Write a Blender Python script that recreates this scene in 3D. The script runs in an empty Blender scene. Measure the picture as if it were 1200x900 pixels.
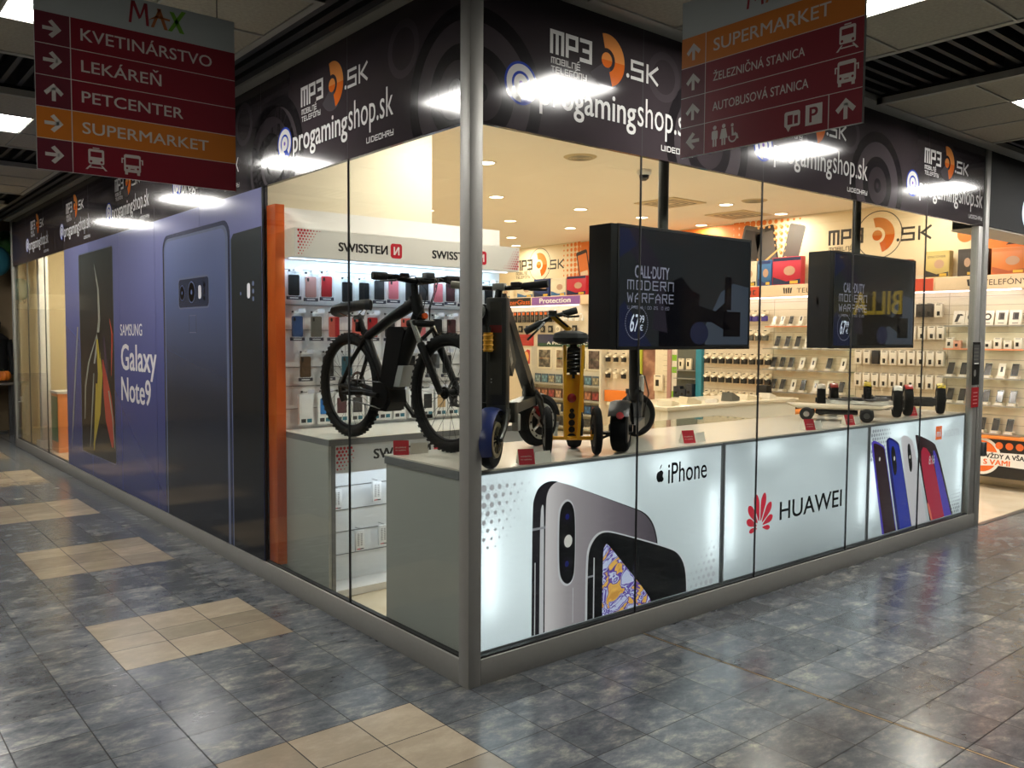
import bpy, bmesh, math, random
from mathutils import Vector, Matrix
R = math.radians
rng = random.Random(7)
SC = bpy.context.scene
COL = SC.collection

# ---------------------------------------------------------------- camera, world, exposure
cam = bpy.data.objects.new('camera', bpy.data.cameras.new('camera'))
COL.objects.link(cam)
cam.data.sensor_width = 36.0
cam.data.lens = 29.923
cam.data.clip_start = 0.05
_yaw, _pit, _rol = R(50.37706), R(3.16607), R(0.34834)
_f = Vector((math.cos(_pit) * math.cos(_yaw), math.cos(_pit) * math.sin(_yaw), -math.sin(_pit)))
_r = Vector((math.sin(_yaw), -math.cos(_yaw), 0)); _u = _r.cross(_f)
_r2 = math.cos(_rol) * _r + math.sin(_rol) * _u
_u2 = -math.sin(_rol) * _r + math.cos(_rol) * _u
cam.matrix_world = Matrix(((_r2.x, _u2.x, -_f.x, -2.26372), (_r2.y, _u2.y, -_f.y, -3.03155), (_r2.z, _u2.z, -_f.z, 1.6), (0, 0, 0, 1)))
SC.camera = cam
W = bpy.data.worlds.new('world'); SC.world = W; W.use_nodes = True
W.node_tree.nodes['Background'].inputs[0].default_value = (0.6, 0.62, 0.66, 1)
W.node_tree.nodes['Background'].inputs[1].default_value = 0.02
vs = SC.view_settings
vs.view_transform = 'Standard'; vs.look = 'None'; vs.exposure = 0.0; vs.gamma = 1.0; vs.use_curve_mapping = False
cy = SC.cycles
cy.use_denoising = True
cy.max_bounces = 10; cy.diffuse_bounces = 4; cy.glossy_bounces = 4; cy.transmission_bounces = 4; cy.transparent_max_bounces = 14
cy.sample_clamp_indirect = 4.0; cy.caustics_reflective = False; cy.caustics_refractive = False
cy.use_light_tree = True

MALL_LIGHT = 62.0       # ceiling panels of the mall
SHOP_LAMP = 14.5        # watts of each recessed lamp in the shop
SHOP_DISC = 9.0
LED = 5.0

# ---------------------------------------------------------------- materials
def lin(c):
    return tuple((x / 255 / 12.92) if x / 255 <= 0.04045 else ((x / 255 + 0.055) / 1.055) ** 2.4 for x in c)
MATS = {}
def M(name, rgb=(128, 128, 128), rough=0.5, metal=0.0, spec=0.5, emit=0.0, coat=0.0, vary=0.06, scale=9.0, ecol=None):
    if name in MATS: return MATS[name]
    m = bpy.data.materials.new(name); m.use_nodes = True
    nt = m.node_tree; b = nt.nodes['Principled BSDF']
    c = lin(rgb)
    if vary > 0:
        tc = nt.nodes.new('ShaderNodeTexCoord'); nz = nt.nodes.new('ShaderNodeTexNoise')
        nz.inputs['Scale'].default_value = scale; nz.inputs['Detail'].default_value = 3
        nt.links.new(tc.outputs['Object'], nz.inputs['Vector'])
        mx = nt.nodes.new('ShaderNodeMix'); mx.data_type = 'RGBA'
        mx.inputs[6].default_value = tuple(min(1, x * (1 - vary)) for x in c) + (1,)
        mx.inputs[7].default_value = tuple(min(1, x * (1 + vary)) for x in c) + (1,)
        nt.links.new(nz.outputs[0], mx.inputs[0]); nt.links.new(mx.outputs[2], b.inputs['Base Color'])
    else:
        b.inputs['Base Color'].default_value = c + (1,)
    b.inputs['Roughness'].default_value = rough; b.inputs['Metallic'].default_value = metal
    b.inputs['Specular IOR Level'].default_value = spec
    b.inputs['Coat Weight'].default_value = coat; b.inputs['Coat Roughness'].default_value = 0.03
    if emit > 0:
        b.inputs['Emission Color'].default_value = (lin(ecol) if ecol else c) + (1,)
        b.inputs['Emission Strength'].default_value = emit
    MATS[name] = m
    return m
def glass_mat(name, tint=(0.93, 0.95, 0.94), f0=0.035):
    if name in MATS: return MATS[name]
    m = bpy.data.materials.new(name); m.use_nodes = True; nt = m.node_tree; nt.nodes.clear()
    out = nt.nodes.new('ShaderNodeOutputMaterial'); mix = nt.nodes.new('ShaderNodeMixShader')
    tr = nt.nodes.new('ShaderNodeBsdfTransparent'); gl = nt.nodes.new('ShaderNodeBsdfGlossy')
    tr.inputs[0].default_value = tint + (1,); gl.inputs['Roughness'].default_value = 0.0
    lw = nt.nodes.new('ShaderNodeLayerWeight')
    pw = nt.nodes.new('ShaderNodeMath'); pw.operation = 'POWER'; pw.inputs[1].default_value = 5
    nt.links.new(lw.outputs['Facing'], pw.inputs[0])
    ma = nt.nodes.new('ShaderNodeMath'); ma.operation = 'MULTIPLY_ADD'; ma.inputs[1].default_value = 1 - f0; ma.inputs[2].default_value = f0
    nt.links.new(pw.outputs[0], ma.inputs[0]); nt.links.new(ma.outputs[0], mix.inputs[0])
    nt.links.new(tr.outputs[0], mix.inputs[1]); nt.links.new(gl.outputs[0], mix.inputs[2]); nt.links.new(mix.outputs[0], out.inputs[0])
    MATS[name] = m
    return m
def ramp(nt, stops):
    r = nt.nodes.new('ShaderNodeValToRGB'); e = r.color_ramp.elements
    while len(e) > 1: e.remove(e[-1])
    e[0].position = stops[0][0]; e[0].color = lin(stops[0][1]) + (1,)
    for p, c in stops[1:]:
        k = e.new(p); k.color = lin(c) + (1,)
    return r
def gradient_print(name, axis, a, b, stops, rough=0.15, backlit_glow=0.0, emit=0.0):
    """a printed picture whose own ink runs from one tone to another along a local axis"""
    if name in MATS: return MATS[name]
    m = bpy.data.materials.new(name); m.use_nodes = True; nt = m.node_tree; bs = nt.nodes['Principled BSDF']
    tc = nt.nodes.new('ShaderNodeTexCoord'); sp = nt.nodes.new('ShaderNodeSeparateXYZ'); mr = nt.nodes.new('ShaderNodeMapRange')
    nt.links.new(tc.outputs['Object'], sp.inputs[0]); nt.links.new(sp.outputs[axis], mr.inputs[0])
    mr.inputs[1].default_value = a; mr.inputs[2].default_value = b
    rp = ramp(nt, stops); nt.links.new(mr.outputs[0], rp.inputs[0])
    nt.links.new(rp.outputs[0], bs.inputs['Base Color']); bs.inputs['Roughness'].default_value = rough
    if backlit_glow > 0: nt.links.new(rp.outputs[0], bs.inputs['Emission Color']); bs.inputs['Emission Strength'].default_value = .62  # the print glows by itself, standing in for light through it
    MATS[name] = m
    return m
def add_translucent(m, sock, w):
    nt = m.node_tree; out = nt.nodes['Material Output']; bs = nt.nodes['Principled BSDF']
    t = nt.nodes.new('ShaderNodeBsdfTranslucent'); mx = nt.nodes.new('ShaderNodeMixShader'); mx.inputs[0].default_value = w
    if isinstance(sock, tuple): t.inputs[0].default_value = sock + (1,)
    else: nt.links.new(sock, t.inputs[0])
    nt.links.new(bs.outputs[0], mx.inputs[1]); nt.links.new(t.outputs[0], mx.inputs[2]); nt.links.new(mx.outputs[0], out.inputs[0])
def film(name, rgb, w=0.6, rough=0.15):
    """sheet or print for a light box face; prints emit in place of backlight"""
    if name in MATS: return MATS[name]
    m = M(name, rgb, rough=rough, vary=0.0, emit=0.0 if w > .7 else .62)
    if w > .7: add_translucent(m, lin(rgb), w)
    return m
def noise_mat(name, stops, scale=6.0, rough=0.4, detail=4.0, dist=0.0, stretch=(1, 1, 1), emit=0.0, spec=0.5, coat=0.0, backlit_glow=0.0):
    if name in MATS: return MATS[name]
    m = bpy.data.materials.new(name); m.use_nodes = True; nt = m.node_tree; bs = nt.nodes['Principled BSDF']
    tc = nt.nodes.new('ShaderNodeTexCoord'); mp = nt.nodes.new('ShaderNodeMapping'); mp.inputs['Scale'].default_value = stretch
    nz = nt.nodes.new('ShaderNodeTexNoise'); nz.inputs['Scale'].default_value = scale; nz.inputs['Detail'].default_value = detail; nz.inputs['Distortion'].default_value = dist
    nt.links.new(tc.outputs['Object'], mp.inputs[0]); nt.links.new(mp.outputs[0], nz.inputs['Vector'])
    rp = ramp(nt, stops); nt.links.new(nz.outputs[0], rp.inputs[0]); nt.links.new(rp.outputs[0], bs.inputs['Base Color'])
    bs.inputs['Roughness'].default_value = rough; bs.inputs['Specular IOR Level'].default_value = spec; bs.inputs['Coat Weight'].default_value = coat
    if backlit_glow > 0: nt.links.new(rp.outputs[0], bs.inputs['Emission Color']); bs.inputs['Emission Strength'].default_value = .62  # own glow of the print, in place of the box's light
    MATS[name] = m
    return m

# ---------------------------------------------------------------- mesh builder
_tc = {}
def text_geo(s, bold=0.0):
    k = (s, bold)
    if k in _tc: return _tc[k]
    cu = bpy.data.curves.new('t', 'FONT'); cu.body = s; cu.size = 1.0; cu.offset = bold; cu.resolution_u = 3
    ob = bpy.data.objects.new('t', cu); COL.objects.link(ob)
    dg = bpy.context.evaluated_depsgraph_get(); dg.update()
    me = bpy.data.meshes.new_from_object(ob.evaluated_get(dg))
    v = [tuple(x.co) for x in me.vertices]; f = [tuple(p.vertices) for p in me.polygons]
    bpy.data.objects.remove(ob); bpy.data.curves.remove(cu); bpy.data.meshes.remove(me)
    _tc[k] = (v, f)
    return _tc[k]
def clip_poly(pts, axis, val, keep_greater=True):
    out = []; s = 1 if keep_greater else -1
    for i in range(len(pts)):
        a, b = pts[i - 1], pts[i]
        da, db = s * (a[axis] - val), s * (b[axis] - val)
        if (da >= 0) != (db >= 0):
            t = da / (da - db); out.append((a[0] + t * (b[0] - a[0]), a[1] + t * (b[1] - a[1])))
        if db >= 0: out.append(b)
    return out
def basis(axis):
    a = Vector(axis).normalized(); t = Vector((0, 0, 1)) if abs(a.z) < 0.9 else Vector((1, 0, 0))
    u = a.cross(t).normalized(); return a, u, a.cross(u)
def rrect(x0, y0, x1, y1, r, n=5):
    pts = []
    for cx, cy_, a0 in ((x1 - r, y1 - r, 0), (x0 + r, y1 - r, 90), (x0 + r, y0 + r, 180), (x1 - r, y0 + r, 270)):
        for i in range(n + 1):
            a = R(a0 + 90 * i / n); pts.append((cx + r * math.cos(a), cy_ + r * math.sin(a)))
    return pts
def ell(cx, cy_, rx, ry=None, n=28, a0=0, a1=360):
    ry = ry or rx; full = abs(a1 - a0) >= 360
    return [(cx + rx * math.cos(R(a0 + (a1 - a0) * i / (n if full else n - 1))), cy_ + ry * math.sin(R(a0 + (a1 - a0) * i / (n if full else n - 1)))) for i in range(n)]
STROKES = {
 'M': [[(0, 0), (0, 1), (1, 1), (1, 0)], [(.5, 0), (.5, 1)]], 'P': [[(0, 0), (0, 1), (.9, 1), (.9, .42), (0.25, .42)]],
 '3': [[(0, 1), (.9, 1), (.9, 0), (0, 0)], [(.25, .5), (.9, .5)]], 'S': [[(.9, 1), (0, 1), (0, .52), (.9, .52), (.9, 0), (0, 0)]],
 'K': [[(0, 0), (0, 1)], [(.85, 1), (.2, .5), (.85, 0)]], '.': [[(0, 0), (0.12, 0)]], 'O': [[(0, 0), (0, 1), (.9, 1), (.9, 0), (0, 0)]],
 'B': [[(0, 0), (0, 1), (.9, 1), (.9, 0), (0, 0)], [(0, .52), (.9, .52)]], 'I': [[(0, 0), (0, 1)]], 'L': [[(0, 1), (0, 0), (.8, 0)]],
 'N': [[(0, 0), (0, 1), (.9, 1), (.9, 0)]], 'E': [[(.85, .5), (0, .5)], [(.85, 1), (0, 1), (0, 0), (.85, 0)]], 'T': [[(0, 1), (.9, 1)], [(.45, 1), (.45, 0)]],
 'F': [[(.85, .5), (0, .5)], [(.85, 1), (0, 1), (0, 0)]], 'Y': [[(0, 1), (0, .45), (.9, .45)], [(.9, 1), (.9, 0), (0, 0)]], 'V': [[(0, 1), (0, .1), (.2, 0), (.9, 0), (.9, 1)]],
 'D': [[(0, 0), (0, 1), (.7, 1), (.9, .8), (.9, .2), (.7, 0), (0, 0)]], 'H': [[(0, 0), (0, 1)], [(.9, 0), (.9, 1)], [(0, .5), (.9, .5)]],
 'R': [[(0, 0), (0, 1), (.9, 1), (.9, .5), (0, .5)], [(.45, .5), (.9, 0)]], ' ': [],
 'A': [[(0, 0), (0, .6), (.45, 1), (.9, .6), (.9, 0)], [(0, .4), (.9, .4)]], 'U': [[(0, 1), (0, 0), (.9, 0), (.9, 1)]], 'C': [[(.9, 1), (0, 1), (0, 0), (.9, 0)]],
 'W': [[(0, 1), (0.2, 0), (.5, .7), (.8, 0), (1, 1)]], 'Z': [[(0, 1), (.9, 1), (0, 0), (.9, 0)]], '0': [[(0, 0), (0, 1), (.9, 1), (.9, 0), (0, 0)]],
 '2': [[(0, 1), (.9, 1), (.9, .52), (0, .52), (0, 0), (.9, 0)]], '5': [[(.9, 1), (0, 1), (0, .52), (.9, .52), (.9, 0), (0, 0)]],
}
class MB:
    def __init__(s): s.v = []; s.f = []; s.mi = []; s.sm = []; s.mats = []
    def add(s, vs_, fs, mat, smooth=False):
        if mat not in s.mats: s.mats.append(mat)
        k = s.mats.index(mat); o = len(s.v)
        s.v += [tuple(x) for x in vs_]
        for f in fs:
            s.f.append(tuple(i + o for i in f)); s.mi.append(k); s.sm.append(smooth)
        return s
    def box(s, x0, y0, z0, x1, y1, z1, mat, bev=0.0):
        x0, x1 = min(x0, x1), max(x0, x1); y0, y1 = min(y0, y1), max(y0, y1); z0, z1 = min(z0, z1), max(z0, z1)
        if bev <= 0:
            return s.add([(x0, y0, z0), (x1, y0, z0), (x1, y1, z0), (x0, y1, z0), (x0, y0, z1), (x1, y0, z1), (x1, y1, z1), (x0, y1, z1)],
                         [(0, 3, 2, 1), (4, 5, 6, 7), (0, 1, 5, 4), (1, 2, 6, 5), (2, 3, 7, 6), (3, 0, 4, 7)], mat)
        bm = bmesh.new(); bmesh.ops.create_cube(bm, size=1)
        for v in bm.verts: v.co = Vector(((v.co.x + .5) * (x1 - x0) + x0, (v.co.y + .5) * (y1 - y0) + y0, (v.co.z + .5) * (z1 - z0) + z0))
        bev = min(bev, 0.45 * min(x1 - x0, y1 - y0, z1 - z0))
        bmesh.ops.bevel(bm, geom=list(bm.edges), offset=bev, segments=2, affect='EDGES', profile=0.5)
        bm.verts.index_update(); s.add([v.co for v in bm.verts], [[v.index for v in f.verts] for f in bm.faces], mat, True); bm.free()
        return s
    def obox(s, c, hx, hy, hz, ax, mat, up=(0, 0, 1)):
        """box along a direction: ax = long axis"""
        a = Vector(ax).normalized(); b = Vector(up).cross(a)
        b = b.normalized() if b.length > 1e-4 else Vector((0, 1, 0)); d = a.cross(b); c = Vector(c)
        P = [c + a * i * hx + b * j * hy + d * k * hz for k in (-1, 1) for (i, j) in ((-1, -1), (1, -1), (1, 1), (-1, 1))]
        return s.add(P, [(0, 3, 2, 1), (4, 5, 6, 7), (0, 1, 5, 4), (1, 2, 6, 5), (2, 3, 7, 6), (3, 0, 4, 7)], mat)
    def bar(s, p0, p1, w, t, mat, up=(0, 0, 1)):
        p0, p1 = Vector(p0), Vector(p1)
        return s.obox((p0 + p1) / 2, (p1 - p0).length / 2, w / 2, t / 2, p1 - p0, mat, up)
    def poly(s, pts, z, mat):
        if len(pts) >= 3: s.add([(x, y, z) for x, y in pts], [tuple(range(len(pts)))], mat)
        return s
    def rect(s, x0, y0, x1, y1, z, mat): return s.poly([(x0, y0), (x1, y0), (x1, y1), (x0, y1)], z, mat)
    def prism(s, pts, z0, z1, mat, smooth=False):
        n = len(pts); V = [(x, y, z0) for x, y in pts] + [(x, y, z1) for x, y in pts]
        return s.add(V, [tuple(reversed(range(n))), tuple(range(n, 2 * n))] + [(i, (i + 1) % n, n + (i + 1) % n, n + i) for i in range(n)], mat, smooth)
    def prism_y(s, pts, y0, y1, mat, smooth=False):
        """profile in x-z, extruded along y"""
        n = len(pts); V = [(x, y0, z) for x, z in pts] + [(x, y1, z) for x, z in pts]
        return s.add(V, [tuple(range(n)), tuple(reversed(range(n, 2 * n)))] + [((i + 1) % n, i, n + i, n + (i + 1) % n) for i in range(n)], mat, smooth)
    def ring(s, cx, cy_, r0, r1, z, mat, n=40, a0=0, a1=360, zmin=None, xmin=None, xmax=None):
        for i in range(n):
            t0, t1 = R(a0 + (a1 - a0) * i / n), R(a0 + (a1 - a0) * (i + 1) / n)
            q = [(cx + r * math.cos(t), cy_ + r * math.sin(t)) for r, t in ((r0, t0), (r1, t0), (r1, t1), (r0, t1))]
            if zmin is not None: q = clip_poly(q, 1, zmin)
            if xmin is not None and q: q = clip_poly(q, 0, xmin)
            if xmax is not None and q: q = clip_poly(q, 0, xmax, False)
            s.poly(q, z, mat)
        return s
    def tube(s, path, r, mat, n=8, caps=True):
        P = [Vector(p) for p in path]; rr = r if isinstance(r, (list, tuple)) else [r] * len(P); V = []; F = []
        u = None
        for i, p in enumerate(P):
            t = (P[min(i + 1, len(P) - 1)] - P[max(i - 1, 0)]).normalized()
            if u is None: _, u, w = basis(t)
            u = (u - t * u.dot(t)).normalized(); w = t.cross(u)
            V += [p + (u * math.cos(2 * math.pi * k / n) + w * math.sin(2 * math.pi * k / n)) * rr[i] for k in range(n)]
        for i in range(len(P) - 1):
            for k in range(n): F.append((i * n + k, i * n + (k + 1) % n, (i + 1) * n + (k + 1) % n, (i + 1) * n + k))
        if caps: F += [tuple(reversed(range(n))), tuple(range((len(P) - 1) * n, len(P) * n))]
        return s.add(V, F, mat, True)
    def lathe(s, c, axis, prof, mat, n=24, a0=0, a1=360):
        a, u, w = basis(axis); c = Vector(c); V = []; F = []; full = a1 - a0 >= 360; m = n if full else n + 1; k = len(prof)
        for i in range(m):
            t = R(a0 + (a1 - a0) * i / n); d = u * math.cos(t) + w * math.sin(t) * (1 if full else -1)
            V += [c + d * r + a * h for r, h in prof]
        for i in range(n):
            j = (i + 1) % m
            for q in range(k - 1): F.append((i * k + q, j * k + q, j * k + q + 1, i * k + q + 1))
        return s.add(V, F, mat, True)
    def cyl(s, p0, p1, r, mat, n=16, r1=None):
        p0, p1 = Vector(p0), Vector(p1); h = (p1 - p0).length
        return s.lathe(p0, p1 - p0, [(0, 0), (r, 0), (r if r1 is None else r1, h), (0, h)], mat, n)
    def torus(s, c, axis, Rr, r, mat, N=40, n=10, flat=1.0):
        prof = [(Rr + r * math.cos(2 * math.pi * i / n), r * flat * math.sin(2 * math.pi * i / n)) for i in range(n + 1)]
        return s.lathe(c, axis, prof, mat, N)
    def ball(s, c, rx, ry, rz, mat, n=16):
        V = []; F = []; h = n // 2
        for i in range(h + 1):
            t = math.pi * i / h
            for k in range(n): V.append((c[0] + rx * math.sin(t) * math.cos(2 * math.pi * k / n), c[1] + ry * math.sin(t) * math.sin(2 * math.pi * k / n), c[2] + rz * math.cos(t)))
        for i in range(h):
            for k in range(n): F.append((i * n + k, (i + 1) * n + k, (i + 1) * n + (k + 1) % n, i * n + (k + 1) % n))
        return s.add(V, F, mat, True)
    def text(s, t, x0, y0, w, h, mat, z, bold=0.0, mirror=False, shear=0.0):
        """lettering fitted into the box x0..x0+w, y0..y0+h"""
        v, f = text_geo(t)
        if not v: return s
        ax, bx = min(p[0] for p in v), max(p[0] for p in v); ay, by = min(p[1] for p in v), max(p[1] for p in v)
        def tr(p):
            X = (p[0] - ax) / (bx - ax); Y = (p[1] - ay) / (by - ay)
            if mirror: X = 1 - X
            return (x0 + X * w + shear * Y * h, y0 + Y * h, z)
        fs = f if not mirror else [tuple(reversed(q)) for q in f]
        if bold <= 0: return s.add([tr(p) for p in v], fs, mat)
        kx, ky = bold * w / (bx - ax), bold * h / (by - ay)
        for i, (dx, dy) in enumerate(((-1, -.6), (1, -.6), (-1, .6), (1, .6))):
            s.add([(p[0] + dx * kx, p[1] + dy * ky, p[2] + i * .00002) for p in map(tr, v)], fs, mat)
        return s
    def stroke(s, t, x0, y0, w, h, mat, z, sw=0.18, gap=0.35, slant=0.0):
        """square cut lettering made of straight strokes, fitted into a box"""
        adv = []; x = 0
        for ch in t:
            g = STROKES.get(ch, []); wd = max([p[0] for l in g for p in l] + [0.0]) if g else 0.4
            adv.append(x); x += wd + gap + (0.0 if wd > 0 else 0)
        tot = x - gap; k = w / tot; q = sw * h / 2
        for ch, ox in zip(t, adv):
            for l in STROKES.get(ch, []):
                for i in range(len(l) - 1):
                    a = Vector((x0 + (l[i][0] + ox) * k, y0 + q + l[i][1] * (h - 2 * q))); b = Vector((x0 + (l[i + 1][0] + ox) * k, y0 + q + l[i + 1][1] * (h - 2 * q)))
                    d = (b - a); d = d.normalized() if d.length > 0 else Vector((1, 0)); nn = Vector((-d.y, d.x)) * q; a2, b2 = a - d * q * .98, b + d * q * .98
                    pts = [(p.x + slant * (p.y - y0), p.y) for p in (a2 - nn, b2 - nn, b2 + nn, a2 + nn)]
                    s.poly(pts, z + 0.00003 * i, mat)
        return s
    def build(s, name, parent=None, mw=None, loc=None, rz=0.0, auto=35):
        me = bpy.data.meshes.new(name); me.from_pydata(s.v, [], s.f)
        for m in s.mats: me.materials.append(m)
        me.polygons.foreach_set('material_index', s.mi); me.polygons.foreach_set('use_smooth', s.sm)
        me.update()
        if any(s.sm): me.set_sharp_from_angle(angle=R(auto))
        o = bpy.data.objects.new(name, me); COL.objects.link(o)
        if parent: o.parent = parent
        if mw is not None: o.matrix_basis = mw
        if loc is not None: o.location = loc; o.rotation_euler = (0, 0, rz)
        return o
def tag(o, label=None, cat=None, group=None, kind=None):
    if label: o['label'] = label
    if cat: o['category'] = cat
    if group: o['group'] = group
    if kind: o['kind'] = kind
    return o
def struct(o): o['kind'] = 'structure'; return o
def thing(name, label, cat, loc=(0, 0, 0), rz=0.0, group=None, mw=None):
    o = bpy.data.objects.new(name, None); COL.objects.link(o); o.empty_display_size = 0.1
    if mw is not None: o.matrix_basis = mw
    else: o.location = loc; o.rotation_euler = (0, 0, rz)
    return tag(o, label, cat, group)
def copy_tree(o, parent=None):
    c = o.copy(); COL.objects.link(c)
    if parent: c.parent = parent
    for ch in list(o.children): copy_tree(ch, c)
    return c
def plane(o, U, V):
    U, V = Vector(U), Vector(V); N = U.cross(V)
    return Matrix(((U.x, V.x, N.x, o[0]), (U.y, V.y, N.y, o[1]), (U.z, V.z, N.z, o[2]), (0, 0, 0, 1)))
def south(x, y, z): return plane((x, y, z), (1, 0, 0), (0, 0, 1))      # a face looking towards -Y
def west(x, y, z): return plane((x, y, z), (0, -1, 0), (0, 0, 1))      # a face looking towards -X
def lamp(name, kind, loc, energy, color=(1, 1, 1), size=(0.1, 0.1), mw=None, parent=None, shape=None, spread=None):
    d = bpy.data.lights.new(name, kind); d.energy = energy; d.color = color
    if kind == 'AREA':
        d.shape = shape or 'RECTANGLE'; d.size = size[0]; d.size_y = size[1]
        if spread: d.spread = spread
    o = bpy.data.objects.new(name, d); COL.objects.link(o)
    if parent: o.parent = parent
    if mw is not None: o.matrix_basis = mw
    else: o.location = loc
    return o
ORD = ['first', 'second', 'third', 'fourth', 'fifth', 'sixth', 'seventh', 'eighth', 'ninth', 'tenth', 'eleventh', 'twelfth', 'thirteenth', 'fourteenth']
# ================================================================ SETTING
alu = M('brushed aluminium', (150, 148, 142), rough=0.45, metal=0.25, vary=0.05, scale=30)
alu_dark = M('dark gasket', (18, 18, 18), rough=0.6)
white_mat = M('white laminate', (225, 223, 218), rough=0.35)
grey_lam = M('light grey laminate', (176, 176, 168), rough=0.4, vary=0.03)
grey_edge = M('grey edging', (120, 120, 120), rough=0.45)
black = M('black plastic', (16, 16, 17), rough=0.4)
black_gloss = M('glossy black', (9, 9, 11), rough=0.06, coat=0.6)
rubber = M('black rubber', (20, 20, 20), rough=0.75)
chrome = M('chrome', (200, 200, 200), rough=0.15, metal=1.0, vary=0.02)
steel = M('grey steel', (120, 120, 120), rough=0.35, metal=0.9)
glass = glass_mat('shop window glass')
glass_shelf = glass_mat('glass shelf', (0.82, 0.9, 0.86), 0.05)

# ---- mall floor: every tile a face, grout underneath
def floor_mats():
    def base(name, stops, scale):
        m = bpy.data.materials.new(name); m.use_nodes = True; nt = m.node_tree; bs = nt.nodes['Principled BSDF']
        geo = nt.nodes.new('ShaderNodeTexCoord'); at = nt.nodes.new('ShaderNodeAttribute'); at.attribute_name = 'tile'
        vm = nt.nodes.new('ShaderNodeVectorMath'); vm.operation = 'MULTIPLY_ADD'
        cmb = nt.nodes.new('ShaderNodeCombineXYZ'); nt.links.new(at.outputs['Fac'], cmb.inputs[0]); nt.links.new(at.outputs['Fac'], cmb.inputs[1]); nt.links.new(at.outputs['Fac'], cmb.inputs[2])
        nt.links.new(cmb.outputs[0], vm.inputs[0]); vm.inputs[1].default_value = (37, 53, 71); nt.links.new(geo.outputs['Object'], vm.inputs[2])
        mp = nt.nodes.new('ShaderNodeMapping'); mp.inputs['Scale'].default_value = (1.0, 1.7, 1.0); mp.inputs['Rotation'].default_value = (0, 0, 0.5)
        nt.links.new(vm.outputs[0], mp.inputs[0])
        nz = nt.nodes.new('ShaderNodeTexNoise'); nz.inputs['Scale'].default_value = scale; nz.inputs['Detail'].default_value = 9; nz.inputs['Roughness'].default_value = 0.74; nz.inputs['Distortion'].default_value = 0.15
        nt.links.new(mp.outputs[0], nz.inputs['Vector'])
        rp = ramp(nt, stops); nt.links.new(nz.outputs[0], rp.inputs[0])
        hv = nt.nodes.new('ShaderNodeMapRange'); hv.inputs[3].default_value = 0.8; hv.inputs[4].default_value = 1.22; nt.links.new(at.outputs['Fac'], hv.inputs[0])
        ml = nt.nodes.new('ShaderNodeMix'); ml.data_type = 'RGBA'; ml.blend_type = 'MULTIPLY'; ml.inputs[0].default_value = 1
        nt.links.new(rp.outputs[0], ml.inputs[6]); nt.links.new(hv.outputs[0], ml.inputs[7]); nt.links.new(ml.outputs[2], bs.inputs['Base Color'])
        rr = nt.nodes.new('ShaderNodeMapRange'); rr.inputs[3].default_value = 0.12; rr.inputs[4].default_value = 0.28; nt.links.new(nz.outputs[0], rr.inputs[0]); nt.links.new(rr.outputs[0], bs.inputs['Roughness'])
        bs.inputs['Specular IOR Level'].default_value = 0.6
        MATS[name] = m
        return m
    a = base('slate tile', [(0.0, (46, 49, 53)), (0.38, (70, 74, 80)), (0.52, (92, 95, 98)), (0.61, (118, 118, 114)), (0.70, (152, 148, 138)), (0.82, (184, 176, 162))], 6.0)
    b = base('sand tile', [(0.0, (122, 112, 97)), (0.5, (150, 137, 118)), (0.8, (172, 158, 138))], 5.0)
    return a, b
slate, sand = floor_mats()
grout = M('dark grout', (14, 13, 13), rough=0.85)
xl = [-0.28 - 0.2868 * k for k in range(22, 0, -1)] + [-0.28, 0.010, 0.301, 0.588, 0.878, 1.175, 1.19, 1.255] + [1.255 + 0.2895 * k for k in range(1, 36)]
yl = [-0.222 - 0.2892 * k for k in range(20, 0, -1)] + [-0.222, 0.052, 0.34, 0.628, 0.915, 1.2, 1.49, 1.692, 1.985] + [1.985 + 0.2867 * k for k in range(1, 41)]
fb = MB(); tl = []
fb.add([(xl[0], yl[0], -0.003), (xl[-1], yl[0], -0.003), (xl[-1], yl[-1], -0.003), (xl[0], yl[-1], -0.003)], [(0, 1, 2, 3)], grout); tl.append(0.5)
brass = M('brass expansion strip', (150, 128, 92), rough=0.4, metal=0.6)
BLK = [(-0.82, 0.055), (1.19, 1.99), (3.12, 4.0), (5.12, 6.01), (7.15, 8.2), (9.3, 10.2)]
for i in range(len(xl) - 1):
    for j in range(len(yl) - 1):
        x0, x1, y0, y1 = xl[i], xl[i + 1], yl[j], yl[j + 1]
        if x0 > 0.35 and y0 > 0.33: continue
        g = 0.0024; cx, cy_ = (x0 + x1) / 2, (y0 + y1) / 2
        inb = any(a < cy_ < b for a, b in BLK) and (-1.15 < cx < -0.27 or cx < -3.1)
        m = sand if inb else (brass if abs(x1 - x0) < 0.03 else slate)
        fb.add([(x0 + g, y0 + g, 0), (x1 - g, y0 + g, 0), (x1 - g, y1 - g, 0), (x0 + g, y1 - g, 0)], [(0, 1, 2, 3)], m); tl.append(rng.random())
fl = struct(fb.build('floor'))
at = fl.data.attributes.new('tile', 'FLOAT', 'FACE'); at.data.foreach_set('value', tl)

shop_floor = noise_mat('polished beige shop floor', [(0.3, (204, 188, 160)), (0.7, (224, 210, 184))], scale=2.5, rough=0.12)
struct(MB().box(0.03, 0.03, -0.01, 7.95, 10.9, 0.003, shop_floor).build('floor'))
struct(MB().box(5.5, -0.02, -0.01, 7.95, 0.03, 0.004, steel).build('trim_1'))

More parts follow.
